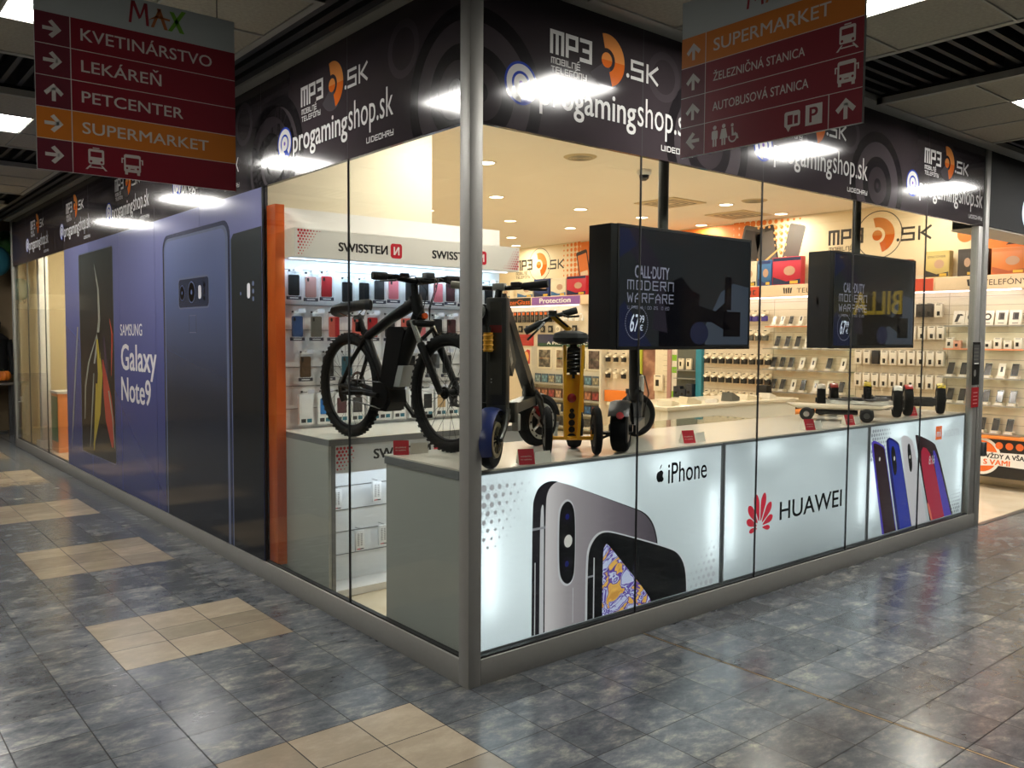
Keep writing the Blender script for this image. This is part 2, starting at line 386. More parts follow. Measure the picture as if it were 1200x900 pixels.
# ---- facade frame
fr = MB(); fr.box(0, 0, 0.0, 0.072, 0.076, 3.3, alu, 0.003); struct(fr.build('trim_2'))
struct(MB().box(0.072, 0.0, 0.0, 5.40, 0.055, 0.120, alu, 0.002).build('trim_3'))
struct(MB().box(0.0, 0.076, 0.0, 0.045, 10.86, 0.120, alu, 0.002).build('trim_4'))
struct(MB().box(0.075, 0.012, 0.120, 5.28, 0.04, 0.129, alu_dark).build('trim_5'))
struct(MB().box(0.012, 0.078, 0.120, 0.04, 10.75, 0.129, alu_dark).build('trim_6'))
struct(MB().box(5.285, 0.0, 0.12, 5.365, 0.06, 2.546, alu, 0.002).box(5.365, 0.012, 0.0, 5.40, 0.05, 3.2, alu_dark).build('trim_7'))
struct(MB().box(5.40, -0.004, 0.0, 5.478, 0.07, 3.22, alu, 0.003).build('trim_8'))
struct(MB().box(-0.002, 10.76, 0.0, 0.06, 10.86, 3.3, alu, 0.003).build('trim_9'))
# seams between panes
SR = [1.12, 2.205, 3.285, 4.355]; SL = [1.105, 2.226, 3.345, 4.41, 5.47, 6.56, 7.65, 8.72, 9.78]
n = 10
for x in SR:
    struct(MB().box(x - 0.0028, 0.004, 0.125, x + 0.0028, 0.014, 3.22, alu_dark).build('trim_%d' % n)); n += 1
for y in SL:
    struct(MB().box(0.004, y - 0.0035, 0.125, 0.014, y + 0.0035, 3.22, alu_dark).build('trim_%d' % n)); n += 1
e = [0.074] + SR + [5.285]; n = 1
for a, b in zip(e, e[1:]):
    struct(MB().box(a + 0.004, 0.014, 0.124, b - 0.004, 0.024, 2.56, glass).build('window_%d' % n)); n += 1
for a, b in ((0.078, 1.105), (1.105, 2.226), (7.65, 8.72), (8.72, 9.78), (9.78, 10.76)):
    struct(MB().box(0.014, a + 0.004, 0.124, 0.024, b - 0.004, 2.56, glass).build('window_%d' % n)); n += 1

# ---- shop interior shell
cream = M('cream painted wall', (238, 226, 198), rough=0.7, vary=0.03, scale=3)
ceil_paint = M('warm white ceiling paint', (244, 236, 220), rough=0.8, vary=0.02, scale=2)
struct(MB().box(0.04, 0.05, 3.205, 7.95, 10.9, 3.3, ceil_paint).build('ceiling'))
struct(MB().box(7.78, 0.1, 0.0, 7.95, 10.9, 3.205, cream).build('wall_east'))
struct(MB().box(1.377, 9.6, 0.0, 7.78, 9.75, 3.205, cream).build('wall_north'))
struct(MB().box(0.05, 2.32, 0.0, 1.377, 2.42, 3.205, cream).build('wall_west'))
struct(MB().box(1.277, 2.42, 0.0, 1.377, 9.6, 3.205, cream).build('wall_inner'))
struct(MB().box(0.05, 10.62, 0.0, 1.277, 10.75, 3.205, M('beige partition', (196, 178, 140), rough=0.7)).build('wall_partition'))
# ---- mall ceiling islands with lights, dark slots with slats
tile_m = noise_mat('perforated ceiling tile', [(0.3, (150, 144, 128)), (0.7, (168, 160, 142))], scale=60, rough=0.8)
trim_m = M('ceiling trim', (150, 148, 138), rough=0.5, vary=0.03)
slat_m = M('dark ceiling slat', (26, 26, 26), rough=0.6)
void_m = M('dark void', (14, 14, 14), rough=0.9)
panel_light = M('lamp diffuser', (255, 252, 246), emit=MALL_LIGHT, vary=0.0)
struct(MB().box(-7, -8, 3.75, 10, 13, 3.8, void_m).build('ceiling'))
LIGHTS = []
def island(xs, ys, lit):
    mb = MB(); x0, x1, y0, y1 = xs[0], xs[-1], ys[0], ys[-1]
    for i in range(len(xs) - 1):
        for j in range(len(ys) - 1):
            if (i, j) in lit:
                LIGHTS.append((xs[i], ys[j], xs[i + 1], ys[j + 1])); continue
            mb.box(xs[i] + .004, ys[j] + .004, 3.165, xs[i + 1] - .004, ys[j + 1] - .004, 3.19, tile_m)
    for i, x in enumerate(xs):
        w = 0.02 if i in (0, len(xs) - 1) else 0.006
        mb.box(x - w, y0 - 0.02, 3.158, x + w, y1 + 0.02, 3.2, trim_m)
    for i, y in enumerate(ys):
        w = 0.02 if i in (0, len(ys) - 1) else 0.006
        mb.box(x0 - 0.02, y - w, 3.157, x1 + 0.02, y + w, 3.2, trim_m)
    mb.box(x0, y0, 3.2, x1, y1, 3.23, void_m)
    struct(mb.build('ceiling'))
TX = [-0.36, -0.94, -1.50, -2.08, -2.66, -3.24]; TX.reverse()
for k in range(5):
    y0 = 0.70 + 2.72 * k
    if k == 4: continue
    island(TX, [y0, y0 + 0.60, y0 + 1.18, y0 + 1.78], {(3, 1)})
YS = [-3.65, -3.07, -2.49, -1.90, -1.32, -0.735, -0.15]
for k in range(4):
    x0 = 0.60 + 2.70 * k
    island([x0, x0 + 0.57, x0 + 1.15, x0 + 1.755], YS, {(1, 4)})
island([-2.5, -1.92, -1.34, -0.76, -0.18], [-3.65, -3.07, -2.49, -1.90, -1.32, -0.735, -0.15], set())
island([-5.2, -4.62, -4.04, -3.46], YS, {(1, 1), (1, 4)})
sl = MB()
for k in range(5):
    y0 = 2.50 + 2.72 * k - (2.72 if k == 4 else 0) * 0
    if y0 > 11.5: continue
    for i in range(28): sl.box(-3.2 + i * 0.102, y0, 3.22, -3.2 + i * 0.102 + 0.03, min(y0 + 0.9, 13), 3.30, slat_m)
for i in range(3): sl.box(-0.30 + i * 0.085, 0.1, 3.20, -0.30 + i * 0.085 + 0.045, 12.9, 3.24, slat_m)
for k in range(4):
    x0 = 2.375 + 2.70 * k
    for i in range(34): sl.box(x0, -0.16 - i * 0.104, 3.22, x0 + 0.9, -0.16 - i * 0.104 - 0.03, 3.30, slat_m)
struct(sl.build('ceiling'))
struct(MB().box(-0.075, -0.12, 3.19, 0.0, 10.9, 3.23, trim_m).box(-0.075, -0.12, 3.19, 10, -0.0, 3.23, trim_m).build('trim_40'))
duct = MB(); duct.cyl((-2.9, 2.95, 3.42), (-0.4, 2.95, 3.42), 0.13, M('black duct', (30, 30, 31), rough=0.5))
for i in range(22): duct.torus((-2.9 + i * 0.115, 2.95, 3.42), (1, 0, 0), 0.13, 0.006, slat_m, 20, 6)
tag(duct.build('ventilation_duct'), 'dark round ventilation duct in the ceiling gap beside the left sign', 'duct')
for i, (x0, y0, x1, y1) in enumerate(LIGHTS):
    cx, cy_ = (x0 + x1) / 2, (y0 + y1) / 2
    where = {0: 'nearest', 1: 'second', 2: 'third', 3: 'farthest'}.get(i, 'next') + ' along the corridor beside the blue window poster'
    if i >= 4: where = '%s over the floor in front of the shop' % ORD[i - 4]
    t = thing('ceiling_light', 'square white ceiling light panel, ' + where, 'ceiling light', (cx, cy_, 3.165), group='mall ceiling lights')
    w, h = x1 - x0, y1 - y0
    MB().box(-w / 2 + .012, -h / 2 + .012, 0.002, w / 2 - .012, h / 2 - .012, 0.012, panel_light).build('diffuser', t)
    b = MB()
    b.box(-w / 2 + .002, -h / 2 + .002, -0.002, -w / 2 + .014, h / 2 - .002, .03, trim_m).box(w / 2 - .014, -h / 2 + .002, -0.002, w / 2 - .002, h / 2 - .002, .03, trim_m)
    b.box(-w / 2 + .014, -h / 2 + .002, -0.002, w / 2 - .014, -h / 2 + .014, .03, trim_m).box(-w / 2 + .014, h / 2 - .014, -0.002, w / 2 - .014, h / 2 - .002, .03, trim_m)
    b.build('frame', t)
# the mall's other walls (behind the camera and at the corridor's end)
mallw = M('mall wall', (96, 92, 84), rough=0.6)
struct(MB().box(-7.1, -8, 0, -7, 13, 3.75, mallw).build('wall_mall_west'))
struct(MB().box(-7, -8.1, 0, 10, -8, 3.75, mallw).build('wall_mall_south'))
struct(MB().box(10, -8, 0, 10.1, 0.0, 3.75, mallw).build('wall_mall_east'))
struct(MB().box(-7, 13.2, 0, 0.6, 13.3, 3.75, M('neighbour shop wall', (150, 128, 96), rough=0.6)).build('wall_mall_north'))
struct(MB().box(.5, 10.75, 0, 0.6, 13.2, 3.75, mallw).build('wall_corridor_end'))

b = MB(); b.text('BILLA', 0, 0, .73, .33, M('supermarket letters', (235, 200, 60), emit=1.0, vary=0), .02, bold=.02)
tag(b.build('supermarket_sign', mw=west(9.985, -2.87, 1.97)), 'yellow lit letters on the far mall wall, mirrored in front of the farther television', 'sign')
# ---- fascia with printed signs
fas_m = noise_mat('black printed film', [(0.35, (48, 43, 45)), (0.65, (58, 51, 54))], scale=1.2, rough=0.11, spec=0.22)
ring_dark = M('print near-black', (32, 29, 31), rough=0.11, spec=.22); ring_lite = M('print charcoal', (64, 58, 61), rough=0.11, spec=.22)
ink_white = M('print white', (205, 203, 200), rough=0.11, spec=.22); ink_or1 = M('print orange light', (206, 132, 70), rough=0.1, spec=.22); ink_or2 = M('print orange', (200, 100, 36), rough=0.1, spec=.22)
ink_grey = M('print grey', (74, 70, 74), rough=0.06); ink_blue = M('print blue', (44, 66, 160), rough=0.06); ink_purple = M('print purple', (120, 90, 170), rough=0.06)
def mp3(mb, x, z, s, ink, k, grey=None):
    """wordmark with the disc; x,z = lower left of the large letters, s = scale"""
    mb.stroke('MP3', x, z, 0.258 * s, 0.112 * s, ink, k, sw=0.17, gap=0.42)
    mb.stroke('SK', x + 0.555 * s, z - 0.012 * s, 0.195 * s, 0.098 * s, ink, k, sw=0.16, gap=0.42)
    mb.poly(ell(x + 0.525 * s, z, 0.011 * s, n=12), k, ink)
    cx, cz, r = x + 0.372 * s, z + 0.045 * s, 0.138 * s
    if grey: mb.ring(cx, cz, 0.0, r, k, grey, 12, 215, 300)
    mb.ring(cx, cz, r * .42, r * .93, k + .0001, ink_or1, 12, 0, 105); mb.ring(cx, cz, r * .42, r * .93, k + .0001, ink_or2, 12, -72, 0)
    mb.ring(cx, cz, 0, r * .27, k + .0002, ink_or1, 10, 0, 180); mb.ring(cx, cz, 0, r * .27, k + .0002, ink_or2, 10, 180, 360)
    mb.stroke('MOBILNE', x, z - 0.045 * s, 0.185 * s, 0.03 * s, ink, k, sw=0.16, gap=0.42)
    mb.stroke('TELEFONY', x, z - 0.086 * s, 0.23 * s, 0.03 * s, ink, k, sw=0.16, gap=0.42)
    mb.poly([(x + .17 * s, z - .012 * s), (x + .185 * s, z - .004 * s), (x + .18 * s, z - .002 * s), (x + .168 * s, z - .009 * s)], k, ink)
    mb.poly([(x + .155 * s, z - .053 * s), (x + .17 * s, z - .046 * s), (x + .165 * s, z - .044 * s), (x + .153 * s, z - .05 * s)], k, ink)
def gaming(mb, x, z, k):
    mb.ring(x, z, 0, 0.098, k, ink_blue, 36); mb.ring(x, z, 0.055, 0.086, k + .0001, ink_white, 36, -50, 270)
    mb.ring(x, z, 0.0, 0.042, k + .0001, ink_white, 24); mb.ring(x, z, 0, 0.012, k + .0002, ink_purple, 16)
    mb.poly([(x - .042, z), (x - .02, z - .02), (x + .0, z - .085), (x - .03, z - .08)], k + .0001, ink_white)
    mb.text('progaming', x + 0.115, z - 0.115, 0.66, 0.165, ink_white, k, bold=0.012)
    mb.text('shop.sk', x + 0.79, z - 0.115 + 0.002, 0.45, 0.195, ink_white, k)
    mb.stroke('VIDEOHRY', x + 0.98, z - 0.165, 0.26, 0.03, ink_white, k, sw=0.17, gap=0.42)
def rings(mb, x, z, k, lo, hi, zmin):
    for r0, r1, m in ((0.30, 0.37, ring_dark), (0.20, 0.30, ring_lite), (0.13, 0.20, ring_dark), (0.02, 0.05, ring_dark)):
        mb.ring(x, z, r0, r1, k, m, 44, zmin=zmin, xmin=lo, xmax=hi)
F = MB(); F.box(0.0745, 2.546, -0.03, 5.365, 3.22, -0.004, fas_m)
for k in range(3):
    o = 1.905 * k
    rings(F, 0.05 + o - (0.0 if k == 0 else 0.28), 2.68, -0.0037, 0.075, 5.36, 2.55)
    if k: F.ring(o - 0.62, 2.98, 0.09, 0.13, -0.0037, ring_lite, 30)
    gaming(F, 0.292 + o, 2.76, -0.003)
    mp3(F, 0.478 + o, 2.935, 1.0, ink_white, -0.003, ink_grey)
tag(F.build('fascia_sign', mw=south(0, 0, 0)), 'long black printed fascia with white lettering above the counters and light boxes', 'sign', 'black shop fascias')
F = MB(); F.box(-10.76, 2.546, -0.03, -0.0765, 3.22, -0.004, fas_m)
for k in range(5):
    o = -1.95 * k
    rings(F, -0.12 + o if k == 0 else -2.0 + 1.95 + o, 2.70, -0.0037, -10.75, -0.078, 2.55)
    F.ring(-0.55 + o, 2.99, 0.10, 0.14, -0.0037, ring_lite, 30)
    gaming(F, -1.88 + o, 2.76, -0.003)
    mp3(F, -1.646 + o, 2.93, 1.0, ink_white, -0.003, ink_grey)
rings(F, -2.10, 2.66, -0.0037, -10.75, -0.078, 2.55)
tag(F.build('fascia_sign', mw=west(0, 0, 0)), 'long black printed fascia with white lettering above the tall blue window poster', 'sign', 'black shop fascias')
# fascia continuing over the shop door
struct(MB().box(5.478, 0.0, 2.56, 9.9, 0.30, 3.75, M('black door fascia', (14, 14, 15), rough=0.7, spec=.2)).box(5.478, 0.01, 2.545, 9.9, 0.31, 2.56, M('pale soffit', (190, 180, 165), rough=0.6)).build('wall_door_header'))
B = MB(); B.prism(ell(0, 0, 0.155, 0.155, 36), 0, 0.03, M('lit sign rim', (235, 240, 250), emit=1.2, vary=0)); B.prism(ell(0, 0, 0.125, 0.125, 36), 0.03, 0.034, M('lit sign blue', (70, 120, 215), emit=0.9, vary=0))
tag(B.build('round_sign', mw=south(6.34, -0.001, 2.75)), 'round blue lit sign with white rim on the black wall above the shop door', 'sign')

# ---- window poster (printed film on the panes)
blue_p = gradient_print('poster blue', 1, 0.1, 2.55, [(0.0, (58, 65, 112)), (0.45, (72, 79, 130)), (1.0, (114, 116, 152))], rough=0.12)
ph_a = gradient_print('poster phone back', 1, 0.1, 2.4, [(0.0, (34, 37, 42)), (0.45, (50, 55, 66)), (0.8, (88, 98, 130)), (1.0, (108, 116, 150))], rough=0.12)
ph_b = gradient_print('poster black phone', 1, 0.1, 2.4, [(0.0, (26, 28, 31)), (0.6, (38, 41, 44)), (1.0, (58, 62, 64))], rough=0.12)
edge_m = M('poster phone edge', (52, 58, 82), rough=0.12); line_m = M('poster fine line', (100, 106, 128), rough=0.12); lens_m = M('poster lens', (14, 15, 20), rough=0.12)
scr_m = gradient_print('poster phone screen', 1, 0.3, 2.45, [(0.0, (26, 24, 24)), (0.6, (40, 40, 42)), (1.0, (66, 70, 68))], rough=0.12)
poster_w = M('poster white', (214, 212, 216), rough=0.12); pl_y = M('poster gold', (170, 150, 62), rough=0.12); pl_r = M('poster coral', (170, 70, 58), rough=0.12); pl_g = M('poster silver', (140, 138, 126), rough=0.12); pl_p = M('poster plum', (70, 54, 74), rough=0.12)
P = MB()
es = [-7.65] + [-y for y in reversed(SL[1:6])] + [-2.226]
es = [-7.65, -6.56, -5.47, -4.41, -3.345, -2.226]
for a, b in zip(es, es[1:]): P.box(a + .004, 0.125, -0.012, b - .004, 2.546, -0.002, blue_p)
k = -0.0012
P.poly(rrect(-4.20, -0.3, -2.76, 2.40, .12) and clip_poly(rrect(-4.20, -0.3, -2.76, 2.40, .12), 1, 0.126), k, edge_m)
P.poly(clip_poly(rrect(-4.165, -0.3, -2.80, 2.37, .1), 1, 0.126), k + .0002, line_m)
P.poly(clip_poly(rrect(-4.14, -0.3, -2.84, 2.35, .09), 1, 0.126), k + .0004, ph_a)
P.poly(rrect(-3.83, 1.80, -3.16, 2.04, .04), k + .0006, line_m); P.poly(rrect(-3.818, 1.812, -3.172, 2.028, .035), k + .0008, M('poster lens plate', (50, 56, 74), rough=0.12))
for cx, r in ((-3.74, .055), (-3.53, .075)):
    P.poly(ell(cx, 1.925, r, r * 1.1), k + .0010, line_m); P.poly(ell(cx, 1.925, r * .9, r), k + .0012, lens_m); P.poly(ell(cx, 1.925, r * .25, r * .25), k + .0014, ph_a)
P.poly(rrect(-3.385, 1.87, -3.325, 1.97, .02), k + .001, poster_w)
for z in (1.87, 1.92, 1.97): P.poly(ell(-3.26, z, .018), k + .001, lens_m)
P.rect(-3.59, 1.745, -3.44, 1.75, k + .0006, line_m); P.rect(-3.59, 1.615, -3.44, 1.622, k + .0006, line_m); P.rect(-3.592, 1.615, -3.588, 1.75, k + .0006, edge_m); P.rect(-3.44, 1.615, -3.436, 1.75, k + .0006, edge_m)
P.poly(clip_poly([(-2.75, 0.1), (-2.23, 0.1), (-2.23, 2.30), (-2.70, 2.29), (-2.75, 2.25)], 1, .126), k + .0002, ph_b)
P.rect(-2.752, 0.126, -2.74, 2.26, k + .0004, line_m)
P.poly(rrect(-2.47, 1.845, -2.42, 1.945, .02), k + .0006, poster_w)
for z in (1.84, 1.89, 1.94): P.poly(ell(-2.37, z, .016), k + .0006, line_m)
P.poly(ell(-2.58, 1.88, .012), k + .0006, line_m)
# the phone with the plume picture
P.poly(rrect(-7.0, 0.34, -5.67, 2.45, .03), k + .0002, line_m); P.poly(rrect(-6.985, 0.35, -5.685, 2.44, .03), k + .0004, scr_m)
def blade(pts, m, z):
    L = [(x - w, y) for x, y, w in pts] + [(x + w, y) for x, y, w in reversed(pts)]; P.poly(L, z, m)
blade([(-6.36, 2.31, .005), (-6.22, 2.05, .03), (-6.2, 1.75, .04), (-6.3, 1.5, .05), (-6.42, 1.3, .03)], pl_g, k + .0006)
blade([(-6.28, 1.55, .05), (-6.2, 1.2, .09), (-6.3, .8, .08), (-6.5, .45, .02)], pl_y, k + .0008)
blade([(-6.1, 1.35, .02), (-5.95, 1.0, .14), (-5.88, .75, .15), (-5.8, .5, .03)], pl_r, k + .0008)
blade([(-6.3, 1.6, .01), (-6.65, 1.3, .03), (-6.8, 1.05, .03), (-6.85, .7, .015)], pl_g, k + .0006)
blade([(-6.45, 1.2, .02), (-6.55, .8, .025), (-6.65, .42, .012)], pl_g, k + .0006)
blade([(-6.35, 1.1, .03), (-6.42, .7, .04), (-6.5, .4, .015)], pl_y, k + .0007)
blade([(-5.82, 1.75, .01), (-5.74, 1.6, .03), (-5.8, 1.2, .012)], pl_r, k + .0007)
blade([(-5.9, 1.05, .02), (-5.78, .8, .02), (-5.72, .5, .012)], pl_g, k + .001)
blade([(-6.05, 1.6, .02), (-5.98, 1.3, .05), (-5.92, 1.1, .02)], pl_p, k + .0007)
blade([(-6.24, 1.62, .06), (-6.22, 1.5, .02), (-6.2, 1.36, .012)], lens_m, k + .0009)
blade([(-7.08, 1.68, .025), (-7.22, 1.2, .03), (-7.36, .7, .03), (-7.47, .3, .008)], pl_g, k + .001)
P.text('SAMSUNG', -5.46, 1.59, 0.67, 0.105, poster_w, k + .0006, bold=.006)
P.text('Galaxy', -5.445, 1.20, 1.04, 0.31, poster_w, k + .0006, bold=.016)
P.text('Note9', -5.455, 0.985, 0.88, 0.22, poster_w, k + .0006, bold=.016)
tag(P.build('window_poster', mw=west(0, 0, 0)), 'tall blue window poster of giant phones filling the left glass front', 'poster')
struct(MB().box(0.03, 2.24, 0.12, 0.05, 7.66, 2.56, M('poster backing', (60, 60, 66), rough=0.7)).build('wall_poster_backing'))
# ================================================================ HANGING SIGNS
s_red = M('sign wine red', (122, 24, 38), rough=0.35, vary=.03); s_red2 = M('sign dark plum', (98, 34, 46), rough=0.35, vary=.03); s_or = M('sign ochre', (196, 112, 34), rough=0.35, vary=.03)
s_wh = M('sign white', (196, 190, 182), rough=0.4, vary=.02); s_top = M('sign pale grey', (172, 178, 176), rough=0.4, vary=.02)
s_m = M('sign letter red', (140, 36, 46), rough=.4); s_a = M('sign letter brown', (168, 98, 52), rough=.4); s_x = M('sign letter green', (104, 156, 48), rough=.4)
def arrow(mb, cx, cz, s, ang, z):
    c, q = math.cos(R(ang)), math.sin(R(ang))
    def T(l): return [(cx + (x * c - y * q) * s, cz + (x * q + y * c) * s) for x, y in l]
    mb.poly(T([(-.5, -.1), (.24, -.1), (.24, .1), (-.5, .1)]), z, s_wh)
    mb.poly(T([(.46, 0), (-.02, .5), (-.2, .36), (.16, 0)]), z, s_wh); mb.poly(T([(.16, 0), (-.2, -.36), (-.02, -.5), (.46, 0)]), z, s_wh)
def train(mb, cx, cz, s, z, bg):
    mb.poly(rrect(cx - .36 * s, cz - .22 * s, cx + .36 * s, cz + .5 * s, .08 * s), z, s_wh); mb.rect(cx - .26 * s, cz + .12 * s, cx + .26 * s, cz + .38 * s, z + .0003, bg)
    for q in (-1, 1):
        mb.poly(ell(cx + q * .24 * s, cz - .1 * s, .06 * s, n=12), z + .0003, bg)
        mb.poly([(cx + q * .2 * s, cz - .26 * s), (cx + q * .28 * s, cz - .26 * s), (cx + q * .5 * s, cz - .5 * s), (cx + q * .4 * s, cz - .5 * s)], z, s_wh)
    mb.rect(cx - .32 * s, cz - .4 * s, cx + .32 * s, cz - .35 * s, z, s_wh); mb.rect(cx - .15 * s, cz + .53 * s, cx + .15 * s, cz + .58 * s, z, s_wh)
def bus(mb, cx, cz, s, z, bg):
    mb.poly(rrect(cx - .4 * s, cz - .38 * s, cx + .4 * s, cz + .5 * s, .1 * s), z, s_wh); mb.rect(cx - .32 * s, cz - .02 * s, cx + .32 * s, cz + .34 * s, z + .0003, bg)
    for q in (-1, 1):
        mb.poly(ell(cx + q * .26 * s, cz - .18 * s, .055 * s, n=12), z + .0003, bg); mb.rect(cx + q * .22 * s, cz - .5 * s, cx + q * .36 * s, cz - .36 * s, z, s_wh)
        mb.poly([(cx + q * .4 * s, cz + .3 * s), (cx + q * .52 * s, cz + .3 * s), (cx + q * .52 * s, cz + .05 * s), (cx + q * .46 * s, cz + .05 * s), (cx + q * .46 * s, cz + .24 * s), (cx + q * .4 * s, cz + .24 * s)], z, s_wh)
    mb.rect(cx - .1 * s, cz - .24 * s, cx + .1 * s, cz - .2 * s, z + .0003, bg)
def maxlogo(mb, x, z, s, k):
    for pts in ([(0, 0), (.06, 0), (.12, .8), (.06, .8)], [(.06, .8), (.14, .8), (.27, .25), (.22, .18)], [(.22, .18), (.27, .25), (.4, .8), (.34, .8)], [(.34, .8), (.41, .8), (.44, 0), (.38, 0)]):
        mb.poly([(x + a * s, z + b * s * .62) for a, b in pts], k, s_m)
    for pts in ([(.48, .0), (.55, 0), (.72, .62), (.66, .62)], [(.62, .62), (.7, .62), (.86, 0), (.78, 0)], [(.42, .2), (.62, .32), (.9, .3), (.92, .36), (.62, .4)]):
        mb.poly([(x + a * s, z + b * s * .72) for a, b in pts], k + .0002, s_a)
    for pts in ([(.86, .0), (.95, 0), (1.28, .82), (1.18, .82)], [(.9, .72), (1.0, .72), (1.24, 0), (1.13, 0)]):
        mb.poly([(x + a * s, z + b * s * .62) for a, b in pts], k + .0004, s_x)
def rescale(b, q): b.v = [(x * q, y * q, z) for x, y, z in b.v]
def wires(t, xs, z0, z1):
    for x in xs: MB().tube([(x, z0, 0), (x, z1, 0)], 0.0022, alu_dark, 6).build('wire', t)
# left sign: origin at its lower left corner, 0.845 m wide, rows 0.129 m
t = thing('hanging_sign', 'hanging red direction sign with five rows headed by a flower shop arrow', 'sign', mw=south(-1.565, .66, 2.232), group='hanging direction signs')
b = MB(); Wd, rh = 0.845, 0.1295; top = 5 * rh + 0.145
b.box(0, 0, -.014, Wd, top, 0, s_top)
k = .0006
for i in range(5):
    z0 = (4 - i) * rh; o = i == 3
    b.rect(0, z0, .134, z0 + rh, k, s_or if o else s_red2); b.rect(.134, z0, Wd, z0 + rh, k, s_or if o else s_red)
    arrow(b, .067, z0 + rh / 2, .075, 90 if i == 2 else 0, k + .0006)
    if i: b.rect(0, z0 + rh - .0015, Wd, z0 + rh + .0015, k + .0004, s_wh)
b.rect(.1325, 0, .1362, 5 * rh, k + .0005, s_wh)
for i, (s_, x1, hh) in enumerate((('KVETINÁRSTVO', .735, .064), ('LEKÁREŇ', .505, .066), ('PETCENTER', .60, .048), ('SUPERMARKET', .715, .048))):
    z0 = (4 - i) * rh + .041; b.text(s_, .175, z0, x1 - .175, hh, s_wh, k + .0006, bold=.007)
train(b, .227, .065, .088, k + .0006, s_red); bus(b, .375, .062, .088, k + .0006, s_red)
maxlogo(b, .37, 5 * rh + .035, .195, k)
rescale(b, .918); b.build('panel', t)
wires(t, (.06, .70), top * .918, 3.2 - 2.232)
# right sign
t = thing('hanging_sign', 'hanging red direction sign with four rows including train and bus station names', 'sign', mw=west(.5, -.76, 2.33), group='hanging direction signs')
b = MB(); Wd, rh = 0.915, 0.1392; top = 4 * rh + 0.17
b.box(0, 0, -.014, Wd, top, 0, s_top)
for i in range(4):
    z0 = (3 - i) * rh
    b.rect(0, z0, .14, z0 + rh, k, s_or if i == 0 else s_red2); b.rect(.14, z0, Wd, z0 + rh, k, s_or if i == 0 else s_red)
    arrow(b, .07, z0 + rh / 2, .082, 180 if i == 3 else 90, k + .0006)
    if i: b.rect(0, z0 + rh - .0015, Wd, z0 + rh + .0015, k + .0004, s_wh)
b.rect(.1385, 0, .1422, 4 * rh, k + .0005, s_wh); b.rect(.768, 0, .772, rh, k + .0005, s_wh)
b.text('SUPERMARKET', .185, 3 * rh + .042, .585, .056, s_wh, k + .0006, bold=.007)
b.text('ŽELEZNIČNÁ STANICA', .185, 2 * rh + .045, .47, .052, s_wh, k + .0006, bold=.006)
b.text('AUTOBUSOVÁ STANICA', .185, 1 * rh + .048, .49, .050, s_wh, k + .0006, bold=.006)
train(b, .845, 2 * rh + .07, .098, k + .0006, s_red); bus(b, .845, rh + .07, .1, k + .0006, s_red)
for q in (0, 1):
    x = .20 + q * .05; b.poly(ell(x, .108, .01, n=12), k + .0006, s_wh); b.poly(rrect(x - .017, .055, x + .017, .095, .007) if q == 0 else [(x - .012, .096), (x + .012, .096), (x + .022, .052), (x - .022, .052)], k + .0006, s_wh); b.rect(x - .011, .022, x - .002, .06, k + .0007, s_wh); b.rect(x + .002, .022, x + .011, .06, k + .0007, s_wh)
b.ring(.30, .05, .017, .024, k + .0006, s_wh, 18, -200, 60); b.poly(ell(.297, .104, .008, n=10), k + .0006, s_wh); b.poly([(.293, .094), (.302, .094), (.305, .065), (.325, .063), (.332, .04), (.324, .038), (.316, .055), (.295, .056)], k + .0006, s_wh)
b.poly(rrect(.565, .04, .64, .105, .01), k + .0006, s_wh); b.rect(.58, .05, .605, .09, k + .0009, s_red); b.rect(.612, .05, .63, .085, k + .0009, s_red); b.poly([(.57, .045), (.585, .02), (.60, .045)], k + .0007, s_wh)
b.rect(.665, .03, .742, .115, k + .0006, s_wh); b.text('P', .685, .042, .036, .06, s_red, k + .0009, bold=.02)
arrow(b, .845, rh / 2, .088, 90, k + .0006)
maxlogo(b, .36, 4 * rh + .04, .2, k)
rescale(b, .847); b.build('panel', t)
wires(t, (.26, .53), top * .847, 3.2 - 2.33)

# ================================================================ RECESSED LAMPS of the shop
lamp_m = M('warm lamp face', (255, 240, 214), emit=SHOP_DISC, vary=0)
ring_m = M('lamp ring', (230, 220, 200), rough=.4)
POS = [(2.61, 3.25), (3.88, 4.69), (5.28, 6.14), (6.55, 7.65), (7.39, 8.54), (5.26, 4.73), (6.43, 6.15), (6.37, 4.70), (6.29, 3.29), (7.58, 4.66), (7.45, 3.29), (2.61, 4.69),
       (1.3, 1.85), (2.6, 1.85), (3.9, 1.85), (5.2, 1.85), (6.4, 1.85), (7.3, 1.3), (.75, 1.15), (1.7, 1.15), (6.4, .75), (3.88, 6.1), (3.9, 7.9), (5.2, 7.9)]  # front rows are added, unseen above the fascia, to light the shop front
proto = None
for i, (x, y) in enumerate(POS):
    near = 'added out of sight to light the shop front' if y < 2 else ('nearer the orange mural' if x > 6 else 'over the middle of the shop')
    lab = 'round warm ceiling lamp %s, %s row' % (near, ORD[min(6, int(y / 1.3))])
    if proto is None:
        proto = t = thing('recessed_lamp', lab, 'ceiling lamp', (x, y, 3.205), group='recessed shop lamps')
        MB().lathe((0, 0, -.004), (0, 0, 1), [(0, 0), (.078, 0), (.08, .002), (0, .003)], lamp_m, 24).build('lamp_face', t)
        MB().lathe((0, 0, -.008), (0, 0, 1), [(.08, .008), (.08, 0), (.095, .002), (.1, .008)], ring_m, 24).build('trim_ring', t)
    else:
        t = copy_tree(proto); t.location = (x, y, 3.205); t['label'] = lab
    lamp('shop_lamp', 'AREA', (x, y, 3.195), SHOP_LAMP, (1.0, .94, .845), (.15, .15), shape='DISK')
